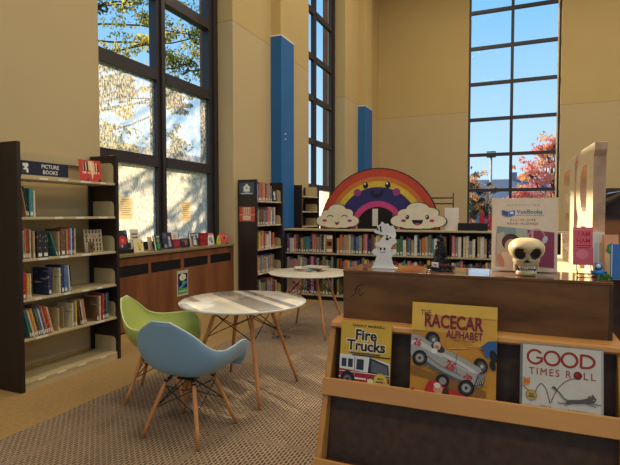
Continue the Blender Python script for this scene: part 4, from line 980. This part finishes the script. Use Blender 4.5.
# silver car: body slanting down to the right
SG, SD, SL = (168, 166, 156), (96, 94, 92), (206, 204, 190)
a.poly([(.0, .08), (.06, .075), (.2, .022), (.265, .03), (.265, .05), (.0, .11)], (146, 96, 36))
for (x, z, rx, rz) in ((.078, .212, .026, .028), (.247, .136, .023, .027)): a.ell(x, z, rx, rz, (28, 26, 28), .4); a.ell(x + .003, z - .002, rx * .6, rz * .62, (90, 86, 84), .4); a.ell(x + .004, z - .002, rx * .25, rz * .25, (190, 186, 176))
a.poly([(.0, .15), (.0, .225), (.03, .222), (.075, .198), (.11, .185), (.15, .17), (.2, .15), (.245, .128), (.262, .10), (.255, .068), (.235, .06), (.17, .072), (.12, .088), (.06, .115), (.02, .135)], SG)
a.poly([(.0, .20), (.03, .205), (.08, .182), (.15, .155), (.21, .128), (.24, .108), (.2, .112), (.12, .145), (.04, .18), (0, .185)], SL)
a.poly([(.02, .135), (.06, .115), (.12, .088), (.17, .072), (.235, .06), (.236, .066), (.17, .082), (.12, .1), (.05, .135)], SD)
a.poly([(.225, .062), (.255, .068), (.262, .10), (.25, .118), (.236, .1)], (70, 70, 74)); 
for k in range(4): a.line([(.232 + k * .007, .066 + k * .003), (.245 + k * .005, .105 + k * .001)], .002, (190, 186, 170))
a.ell(.098, .182, .026, .014, (60, 52, 50), -.4); a.ell(.095, .19, .013, .015, (206, 196, 180)); a.ell(.094, .184, .009, .008, (196, 130, 96)); a.ell(.085, .17, .012, .01, (230, 226, 214))
a.line([(.115, .152), (.16, .136), (.205, .115)], .002, (80, 78, 78)); a.line([(.165, .165), (.162, .135), (.166, .10)], .0018, (80, 78, 78)); a.line([(.06, .15), (.11, .12), (.18, .095)], .003, (120, 116, 110))
a.text('26', .14, .112, .042, (196, 44, 40), bold=.03, xs=.8, a=-.35); a.text('26', .215, .083, .038, (196, 44, 40), bold=.03, xs=.6, a=.9); a.text('26', .022, .185, .036, (196, 44, 40), bold=.03, xs=.75, a=-.2)
for (x, z, rx, rz) in ((.034, .140, .027, .029), (.200, .054, .027, .029)): a.ell(x, z, rx, rz, (26, 24, 26), -.5); a.ell(x + .001, z, rx * .7, rz * .7, (70, 66, 64), -.5); a.ell(x, z, rx * .55, rz * .5, (168, 162, 150), -.5); a.ell(x, z, rx * .2, rz * .2, (50, 48, 48))
# red car below
a.ell(.118, .068, .024, .024, (30, 26, 28), -.4); a.ell(.119, .068, .013, .013, (150, 140, 130), -.4)
a.poly([(.055, .03), (.068, .06), (.095, .066), (.13, .045), (.165, .038), (.215, .02), (.215, .01), (.06, .01)], (196, 40, 36)); a.ell(.105, .035, .018, .014, (220, 150, 110)); a.ell(.1, .05, .012, .01, (226, 220, 200)); a.ell(.13, .03, .012, .014, (60, 34, 34))
a.poly([(0, .02), (.015, .035), (.02, .02), (0, .005)], (190, 50, 50)); a.rect(0, ww, 0, .004, (150, 96, 30)); a.build('cover_art', o)

o = rack_book('picture_book', .014, .262, .781, .226, 1.790, .15, (214, 208, 190), 'white book with red title and a running grey cat, right on the rack', (110, 112, 110))
a = Art(-.0002)
a.rect(0, .008, 0, .23, (120, 122, 118)); a.rect(0, .248, .226, .23, (140, 142, 138)); a.rect(.242, .248, 0, .226, (176, 176, 168))
RD = (160, 46, 36)
for k, ch in enumerate('GOOD'):
    cx = .046 + k * .052; cz = .186
    if ch in 'GO':
        pts = [(cx + .0225 * math.cos(t), cz + .0225 * math.sin(t)) for t in [math.pi * 2 * i / 28 + .6 for i in range(29 if ch == 'O' else 25)]]
        a.line(pts, .0075, RD)
        if ch == 'G': a.line([(cx + .004, cz - .002), (cx + .0225, cz - .002), (cx + .021, cz - .016)], .007, RD)
    else:
        a.line([(cx - .018, cz + .022), (cx - .018, cz - .021)], .0075, RD); a.line([(cx - .018, cz + .020)] + [(cx - .006 + .026 * math.cos(t), cz + .020 * math.sin(t)) for t in [math.pi / 2 - math.pi * i / 12 for i in range(13)]] + [(cx - .018, cz - .020)], .0075, RD)
a.text('TIMES', .028, .128, .033, RD, align='l', bold=.0, xs=.92, a=0, spacing=1.25); a.text('R', .140, .128, .033, RD, align='l', bold=.0, xs=.9); a.text('LL', .192, .128, .033, RD, align='l', bold=.0, xs=.95, spacing=1.35)
a.ell(.1745, .139, .0125, .013, (130, 28, 28)); a.ell(.171, .143, .005, .003, (170, 60, 50), .5)
st = smooth_path([(.007, .088), (.03, .07), (.046, .055), (.055, .082), (.068, .10), (.08, .085), (.086, .06), (.092, .04), (.1, .06), (.115, .09), (.14, .118), (.168, .132)] and [(x, 0, z) for x, z in [(.007, .088), (.03, .07), (.044, .055), (.052, .082), (.066, .10), (.08, .085), (.088, .06), (.094, .04), (.104, .065), (.12, .095), (.142, .118), (.168, .130)]], 60)
a.line([(p.x, p.z) for p in st], .0022, (120, 40, 34))
a.poly([(.009, .098), (.012, .118), (.018, .112), (.026, .113), (.031, .119), (.032, .098), (.024, .088), (.012, .09)], (222, 130, 60)); a.ell(.017, .102, .0018, .002, (40, 26, 22)); a.ell(.025, .102, .0018, .002, (40, 26, 22))
a.ell(.036, .058, .0175, .0175, (150, 120, 50)); a.ell(.036, .058, .015, .015, (196, 166, 84)); a.wordline(.029, .044, .060, .005, (40, 30, 20), 2); a.wordline(.025, .047, .052, .005, (40, 30, 20), 4)
CG = (96, 88, 84)
st = smooth_path([(.112, 0, .086), (.106, 0, .094), (.100, 0, .092), (.12, 0, .078), (.135, 0, .06), (.15, 0, .055)], 20); a.line([(p.x, p.z) for p in st], .0035, (70, 60, 58))
a.poly([(.138, .05), (.15, .058), (.18, .063), (.20, .069), (.207, .08), (.211, .076), (.218, .086), (.223, .075), (.228, .072), (.224, .062), (.214, .055), (.2, .053), (.17, .048), (.148, .045)], CG)
a.line([(.145, .047), (.125, .044), (.115, .045)], .003, CG); a.line([(.155, .047), (.135, .039)], .003, CG); a.line([(.21, .057), (.232, .053), (.24, .054)], .003, CG); a.line([(.2, .054), (.226, .045)], .003, CG)
a.ell(.22, .068, .0015, .0015, (230, 226, 200)); a.text('Story by', .08, .026, .010, (120, 50, 44)); a.text('Illustrations by', .175, .022, .010, (120, 50, 44)); a.build('cover_art', o)

# ------------------------------------------------------------------ things standing on the rack
def cut(pts, sx=.00055, x0=145, z0=388): return [((x - x0) * sx, (z0 - z) * sx) for x, z in pts]
root = empty('ghost_cutout', (-.519, 2.02, RZT + .0005), R(-4), label='white cut-out of three stacked ghosts standing on the rack', cat='decoration')
M_gh = mat('white_acrylic', (238, 232, 222), .35, .02)
F1 = cut([(50, 385), (75, 330), (90, 288), (62, 287), (52, 265), (60, 242), (78, 238), (96, 258), (108, 222), (135, 208), (165, 212), (184, 236), (196, 262), (224, 238), (242, 248), (238, 272), (212, 288), (204, 310), (216, 350), (240, 387)])
F2 = cut([(112, 225), (70, 214), (72, 192), (104, 186), (118, 160), (146, 132), (180, 125), (215, 150), (236, 168), (242, 186), (218, 200), (202, 215), (214, 238), (196, 254), (182, 236), (140, 222)])
F3 = cut([(125, 134), (62, 118), (55, 96), (80, 84), (84, 62), (108, 50), (118, 30), (142, 48), (165, 44), (182, 64), (208, 60), (222, 95), (232, 130), (226, 156), (180, 134), (150, 140)])
for nm, F_, y in (('lower_ghost', F1, 0), ('middle_ghost', F2, .006), ('upper_ghost', F3, .012)):
    q = MB(); q.slab(F_, y, y + .0055, M_gh); g_ = q.build(nm, root, bevel=.0008)
    a = Art(y - .0002)
    def P_(x, z): return ((x - 145) * .00055, (388 - z) * .00055)
    if nm == 'lower_ghost':
        a.ell(*P_(120, 238), .0045, .006, (24, 22, 26)); a.ell(*P_(150, 238), .0045, .006, (24, 22, 26)); a.line([P_(x, z) for x, z in ((112, 258), (122, 266), (136, 268), (150, 264), (156, 258))], .002, (24, 22, 26))
    elif nm == 'middle_ghost':
        a.ell(*P_(166, 140), .0035, .005, (24, 22, 26)); a.ell(*P_(192, 152), .0035, .005, (24, 22, 26)); a.ell(*P_(168, 162), .007, .006, (24, 22, 26)); a.ell(*P_(206, 232), .004, .005, (24, 22, 26))
    else:
        a.ell(*P_(86, 88), .004, .007, (24, 22, 26), .3); a.ell(*P_(110, 74), .004, .006, (24, 22, 26), .3); a.ell(*P_(112, 96), .004, .009, (24, 22, 26), .3)
    a.build('ghost_face', g_)
q = MB(); q.box(-.052, .052, -.012, .03, -.0, .004, M_gh); q.build('stand', root)
# little tinsel witch hat
root = empty('witch_hat', (-.290, 2.05, RZT + .0005), label='small black tinsel witch hat with a white buckle on the rack', cat='hat')
M_tin = mat('black_tinsel', (16, 16, 18), .34, .0, spec=.7)
rr = random.Random(12); q = MB()
pr_ = [(.0, .002), (.050, .002), (.053, .006), (.048, .011), (.034, .013), (.031, .03), (.027, .05), (.0225, .07), (.018, .09), (.013, .11), (.008, .13), (.0, .146)]
pr2 = smooth_path([(a_, 0, b_) for a_, b_ in pr_], 60)
q.lathe([(max(0, p.x) * (.90 + .1 * math.sin(p.z * 520)), p.z) for p in pr2], M_tin, 32)
for k in range(2400):
    if k < 800: r_ = rr.uniform(.024, .056); z = .006 + rr.uniform(0, .010)
    else:
        z = rr.uniform(.012, .138); r_ = max(.004, .033 * (1 - (z - .012) / .14)) + rr.uniform(0, .005)
    t = rr.uniform(0, 6.283); p = Vector((r_ * math.cos(t), r_ * math.sin(t), z))
    X = Matrix.Translation(p) @ Euler((rr.uniform(0, 6.3), rr.uniform(0, 6.3), t)).to_matrix().to_4x4(); s_ = rr.uniform(.004, .0095)
    q.add([(-s_, 0, 0), (0, -.0015, 0), (s_, 0, .001), (0, .0015, 0)], [(0, 1, 2, 3)], M_tin, False, X)
q.build('tinsel_cone', root)
q = MB(); q.lathe([(.034, .014), (.0365, .015), (.0345, .026), (.032, .027)], mat('maroon_ribbon', (96, 24, 34), .5), 32); q.build('ribbon', root)
q = MB(); X = Matrix.Translation((-.016, -.041, .024)) @ Matrix.Rotation(R(-14), 4, 'Z') @ Matrix.Rotation(R(5), 4, 'X')
q.slab([(-.014, -.010), (.014, -.010), (.014, .010), (-.014, .010)], 0, .003, M_white, holes=[[(-.007, -.004), (.007, -.004), (.007, .004), (-.007, .004)]], X=X); q.build('buckle', root)
# announcement board behind the skull
o = tag(bx('announcement_card', -.120, .120, 0, .006, 0, .313, cm((236, 208, 176)), bevel=.001), 'cream announcement card with a headphones picture behind the skull', 'sign'); o.location = (.023, 2.115, RZT + .001); o.rotation_euler = (R(-3), 0, R(2)); o.scale = (1, 1, .935)
a = Art(-.0004)
a.rect(-.117, .117, .003, .31, (240, 216, 186)); a.text('INTRODUCING', -.005, .279, .0115, (150, 120, 96), xs=1.1, spacing=1.5)
a.text('VoxBooks', .018, .247, .0235, (44, 110, 160), bold=.025, xs=.95); a.wordline(-.03, .07, .238, .005, (150, 158, 160))
a.poly([(-.083, .262), (-.06, .256), (-.058, .236), (-.083, .243)], (84, 92, 160)); a.poly([(-.058, .256), (-.034, .262), (-.034, .243), (-.056, .236)], (56, 130, 190)); a.ell(-.046, .25, .007, .006, (236, 236, 240)); a.poly([(-.05, .238), (-.056, .231), (-.043, .239)], (56, 130, 190)); a.line([(-.083, .24), (-.058, .233), (-.034, .24)], .002, (44, 90, 150))
a.text('ALL-IN-ONE', -.006, .216, .0125, (70, 50, 50), bold=.01, spacing=1.45); a.text('READ-ALONGS', -.006, .200, .0125, (90, 50, 50), bold=.015, spacing=1.45)
a.poly([(-.100, .192), (.02, .180), (.02, .05), (-.104, .07)], (126, 150, 146)); a.poly([(-.03, .186), (.02, .181), (.02, .12), (-.03, .126)], (170, 176, 160)); a.poly([(.012, .178), (.108, .168), (.108, .02), (.02, .03)], (150, 64, 92)); a.poly([(.026, .178), (.034, .177), (.034, .04), (.026, .04)], (206, 170, 160))
a.poly([(-.1, .16), (-.075, .17), (-.06, .11), (-.07, .02), (-.104, .01)], (190, 176, 160)); a.ell(-.048, .125, .034, .036, (70, 46, 38)); a.ell(-.045, .108, .026, .03, (214, 160, 130)); a.poly([(-.085, .01), (-.08, .08), (-.03, .085), (.0, .05), (.0, .01)], (226, 200, 176)); a.ell(-.085, .045, .012, .03, (206, 140, 110), .3)
a.line([(.045 + .03 * math.cos(t), .145 + .034 * math.sin(t)) for t in [-.2 + 3.5 * k / 14 for k in range(15)]], .006, (190, 150, 140)); a.ell(.075, .137, .009, .016, (206, 204, 206), -.3); a.ell(.014, .13, .007, .012, (170, 170, 176), .2)
a.rect(-.117, .117, .003, .018, (236, 214, 188)); a.build('printing', o)
q = MB(); q.box(-.09, .09, .008, .05, 0.0005, .004, M_steel); q.box(-.02, .02, .03, .034, .004, .16, M_steel); q.build('easel_foot', o)
# skull
root = empty('skull', (.030, 2.000, RZT + .001), R(4), label='cream toy skull with dark eye sockets before the announcement card', cat='skull'); root.scale = (1, 1, 1.14)
M_bone = mat('aged_bone', (214, 198, 156), .42, .12, 26, c2=(190, 164, 112)); M_sock = mat('dark_socket', (44, 36, 38), .5, .1, 30)
W_prof = smooth_path([(.030, 0, .030), (.040, 0, .036), (.046, 0, .046), (.047, 0, .056), (.056, 0, .068), (.0625, 0, .084), (.0605, 0, .100), (.047, 0, .114), (.026, 0, .1215), (.0, 0, .1235)], 40)
q = MB(); NA = 72; vs = []; fs = []; dark = []
def sup(t, p): return math.copysign(abs(math.cos(t)) ** p, math.cos(t)), math.copysign(abs(math.sin(t)) ** p, math.sin(t))
for p in W_prof:
    for k in range(NA):
        t = 2 * math.pi * k / NA; cx, sy = sup(t, .85); ax = max(p.x, 0); z = p.z
        x = ax * cx; dpt = ax * 1.12 + (.006 if z > .05 else 0) * min(1, ax / .03)
        y = dpt * sy * (1.0 if sy < 0 else 1.25)
        dk = 0
        if y < 0:
            for ex in (-.0252, .0257):
                d_ = ((x - ex) / .0190) ** 2 + ((z - .0735) / .0185) ** 2 + .25 * ((x - ex) / .0182) * ((z - .0735) / .0165) * (1 if ex < 0 else -1)
                if d_ < 1: y += .019 * (1 - d_) ** .45; dk = 1
            nz_ = (.058 - z) / .016 if z < .058 else (z - .058) / .008
            if abs(x) < .011 * (1 - (z - .043) / .019) and .043 < z < .061: y += .012; dk = 1
            if .03 < z < .036: pass
        vs.append((x, y, z)); dark.append(dk)
NR = len(W_prof)
for i in range(NR - 1):
    for k in range(NA):
        a0 = i * NA + k; b0 = i * NA + (k + 1) % NA; fs.append((a0, b0, b0 + NA, a0 + NA))
lt = [f_ for f_ in fs if sum(dark[v] for v in f_) < 3]; dk = [f_ for f_ in fs if sum(dark[v] for v in f_) >= 3]
k0 = len(q.v); q.add(vs, lt, M_bone, True); i_ = q.mi(M_sock)
for f_ in dk: q.f.append(tuple(v + k0 for v in f_)); q.m.append(i_); q.smooth.append(True)
q.build('cranium', root)
q = MB(); jp = [(.029, .0), (.035, .004), (.0365, .012), (.034, .0165), (.030, .017)]
vs = []; fs = []
for r_, z in jp:
    for k in range(40):
        t = 2 * math.pi * k / 40; cx, sy = sup(t, .7); vs.append((r_ * cx, r_ * 1.1 * sy, z))
for i in range(len(jp) - 1):
    for k in range(40): a0 = i * 40 + k; b0 = i * 40 + (k + 1) % 40; fs.append((a0, b0, b0 + 40, a0 + 40))
fs.append(tuple(range(39, -1, -1))); fs.append(tuple(4 * 40 + k for k in range(40))); q.add(vs, fs, M_bone, True); q.build('jaw', root)
q = MB(); q.box(-.030, .030, -.029, .026, .0165, .033, M_sock); q.build('mouth_hollow', root)
for sx in (-1, 1):
    q = MB(); q.box(sx * .036 - .006, sx * .036 + .006, -.012, .02, .012, .042, M_bone); q.build('jaw_hinge', root, bevel=.003)
for k in range(7):
    xx = -.027 + k * .0082
    q = MB(); q.box(xx, xx + .0068, -.0345, -.0288, .0245 - (.002 if k in (2, 3) else 0), .0335, M_white if k > 1 else mat('bright_tooth', (240, 236, 226), .3)); q.build('tooth', root, bevel=.0015)
    if k < 6:
        q = MB(); q.box(xx + .003, xx + .009, -.0345, -.0288, .0155, .0215, M_bone); q.build('tooth', root, bevel=.0015)
# second case behind the rack, with the plank and the big white letters
root = empty('back_display_case', (0, 0, 0), label='white-topped low case behind the rack carrying the big letters', cat='case')
bx('body', .205, 1.10, 2.30, 3.10, .009, 1.195, M_panel, root)
q = MB(); q.slab([(.165, 2.195), (1.15, 2.195), (1.15, 3.13), (.165, 3.13)], 0, .02, mat('cream_plank', (236, 220, 176), .5), X=Matrix(((1, 0, 0, 0), (0, 0, 1, 0), (0, -1, 0, 1.2165), (0, 0, 0, 1)))); q.build('top_plank', root)
def big_letter(shape, holes, loc, w, h, th, label):
    q = MB(); q.slab([(x * w, z * h) for x, z in shape], 0, th, mat('cream_foam_letter', (240, 226, 190), .7, .1, 30, c2=(226, 206, 166), bump=.3), holes=[[(x * w, z * h) for x, z in hl] for hl in holes], side=mat('shaded_letter_edge', (206, 168, 136), .75, .15, 20))  # edge colour darkened to put in the shade on the letter's thickness
    o = q.build('giant_letter', bevel=.002); o.location = loc
    # local x runs toward -Y (front of letter faces +X when read), so turn -90 degrees and mirror by shape
    o.rotation_euler = (0, 0, R(-90 + 3.4)); return tag(o, label, 'letter')
# seen from the camera the reversed R and E: x=0 is the far end, x=1 the near end
Rm = [(0.0, .0), (.30, .0), (.30, .04), (.36, .36), (.62, .36), (.62, .05), (.60, 0), (1.0, 0), (1.0, .04), (.96, .07), (.96, .90), (1.0, .94), (1.0, 1.0), (.30, 1.0), (.10, .94), (0, .82), (-.02, .66), (.06, .50), (.16, .43), (.08, .34), (.03, .1)]
Rh = [[(.62, .48), (.62, .86), (.40, .86), (.26, .78), (.24, .64), (.32, .52), (.42, .48)]]
q = None
big_letter(Rm, Rh, (.240, 2.515, 1.2175), .385, .505, .042, 'big cream letter R standing on edge, nearest behind the pink book')
Em = [(1.0, 0), (1.0, .06), (.94, .08), (.94, .92), (1.0, .95), (1.0, 1.0), (.02, 1.0), (.0, .78), (.08, .76), (.14, .86), (.30, .90), (.60, .90), (.60, .58), (.36, .58), (.30, .66), (.24, .66), (.24, .40), (.30, .40), (.36, .48), (.60, .48), (.60, .10), (.28, .10), (.12, .16), (.06, .26), (-.02, .26), (.0, 0)]
big_letter(Em, [], (.214, 2.935, 1.2175), .40, .50, .042, 'big cream letter E on edge beyond the letter R')
# pink book and toys at the right end of the rack
o = rack_book('standing_book', 0, .067, 0, .142, 0, .08, (222, 92, 104), 'pink book with red title letters on a black wire easel'); o.location = (.196, 2.095, RZT + .038); o.rotation_euler = (R(-6), 0, R(6))
a = Art(-.0003); a.rect(.002, .064, .003, .134, (226, 98, 112)); a.text('I AM', .036, .108, .025, (200, 34, 44), bold=.012, xs=.85); a.text('HAM', .034, .083, .026, (192, 30, 42), bold=.012, xs=.85); a.rect(.008, .06, .072, .075, (150, 60, 70)); a.rect(.012, .056, .064, .067, (150, 60, 70)); a.ell(.03, .04, .022, .018, (236, 130, 140)); a.line([(.0, .134), (.0655, .134)], .004, (236, 150, 150)); a.build('cover_art', o)
q = MB()
for xx in (.012, .06): q.tube([(xx, -.014, .016), (xx, -.012, .0), (xx, .02, .0), (xx, .045, .0)], .0016, M_wire, 6); q.tube([(xx, -.0, .0), (xx, .03, .07)], .0016, M_wire, 6)
q.tube([(.012, .03, .07), (.06, .03, .07)], .0016, M_wire, 6); q.tube([(.012, -.014, .004), (.06, -.014, .004), (.07, -.006, .02), (.072, .0, .045)], .0022, M_wire, 6)
o2 = q.build('wire_easel'); o2.location = (.196, 2.085, RZT + .003); o2.rotation_euler = (0, 0, R(6)); tag(o2, 'black wire easel holding up the pink book', 'easel')
o = rack_book('standing_book', 0, .040, 0, .160, 0, .06, (232, 222, 200), 'cream book standing behind the blue figure, right of the pink book'); o.location = (.262, 2.10, RZT + .003); o.rotation_euler = (R(-5), 0, R(10))
a = Art(-.0003); a.rect(.006, .016, .02, .12, (190, 206, 206)); a.rect(.022, .036, .01, .12, (206, 190, 160)); a.build('cover_art', o)
o = rack_book('standing_book', 0, .05, 0, .152, 0, .06, (236, 160, 110), 'orange and cream book with a green leaf curl at the rack end'); o.location = (.288, 2.065, RZT + .003); o.rotation_euler = (R(-7), 0, R(14))
o.location = (.2975, 2.075, RZT + .003)
a = Art(-.0003); a.poly([(0, 0), (.05, 0), (.05, .06), (.03, .07), (0, .09)], (240, 196, 130)); a.poly([(.005, .09), (.012, .115), (.03, .122), (.02, .108), (.018, .095), (.03, .085), (.018, .08)], (40, 150, 80)); a.rect(.036, .047, .02, .05, (210, 60, 50)); a.build('cover_art', o)
root = empty('blue_figure', (.272, 2.04, RZT + .001), label='small round blue figure with a white goggle eye on the rack', cat='toy')
M_bl = mat('bright_blue_plastic', (40, 130, 200), .3, .03)
q = MB(); q.lathe([(0, .006), (.014, .007), (.019, .013), (.018, .021), (.010, .026), (.008, .028)], M_bl, 28); q.build('body', root)
q = MB(); q.lathe([(.006, .027), (.012, .031), (.0145, .039), (.012, .048), (.006, .052), (0, .053)], M_bl, 28); h_ = q.build('head', root)
q = MB(); q.lathe([(.0, 0), (.0075, 0), (.0075, .003), (.0, .004)], M_white, 20); g_ = q.build('goggle', h_, loc=(-.003, -.0125, .041)); g_.rotation_euler = (R(90), 0, 0)
q = MB(); q.box(-.020, -.004, -.016, .012, 0, .006, mat('maroon_plastic', (130, 40, 70), .4)); q.box(.004, .020, -.016, .012, 0, .006, MATS['maroon_plastic']); q.build('feet', root, bevel=.002)
for sx in (-1, 1):
    q = MB(); q.tube([(sx * .015, -.002, .018), (sx * .023, -.005, .020), (sx * .026, -.007, .017)], [.005, .0045, .003], M_bl, 8); q.build('arm', root)
q = MB(); q.lathe([(0, 0), (.007, .001), (.008, .012), (.004, .018), (0, .019)], cm((206, 160, 50)), 16); tag(q.build('small_pot', loc=(.3005, 2.045, RZT + .001)), 'tiny mustard pot beside the blue figure', 'pot')
q = MB(); q.box(0, .05, 0, .014, .0, .125, cm((66, 122, 190))); q.box(.0, .003, -.0008, 0, .004, .122, M_white); o = q.build('blue_case', bevel=.002); o.location = (.3075, 2.02, RZT - .0); o.rotation_euler = (0, 0, R(5))
o.location.z = 1.2175; tag(o, 'upright bright blue case at the far right end', 'case')
q = MB()
rr = random.Random(9)
for k in range(60):
    X = Matrix.Translation((rr.uniform(-.022, .022), rr.uniform(-.01, .01), rr.uniform(.002, .012))) @ Euler((rr.uniform(0, 6), rr.uniform(0, 6), rr.uniform(0, 6))).to_matrix().to_4x4()
    q.add([(-.008, 0, 0), (0, -.003, .001), (.008, 0, 0), (0, .003, .001)], [(0, 1, 2, 3)], cm((44, 140, 60)), False, X)
o = tag(q.build('plastic_grass', loc=(.285, 1.975, RZT + .002)), 'scrap of bright green plastic grass at the rack end', 'grass', kind='stuff')
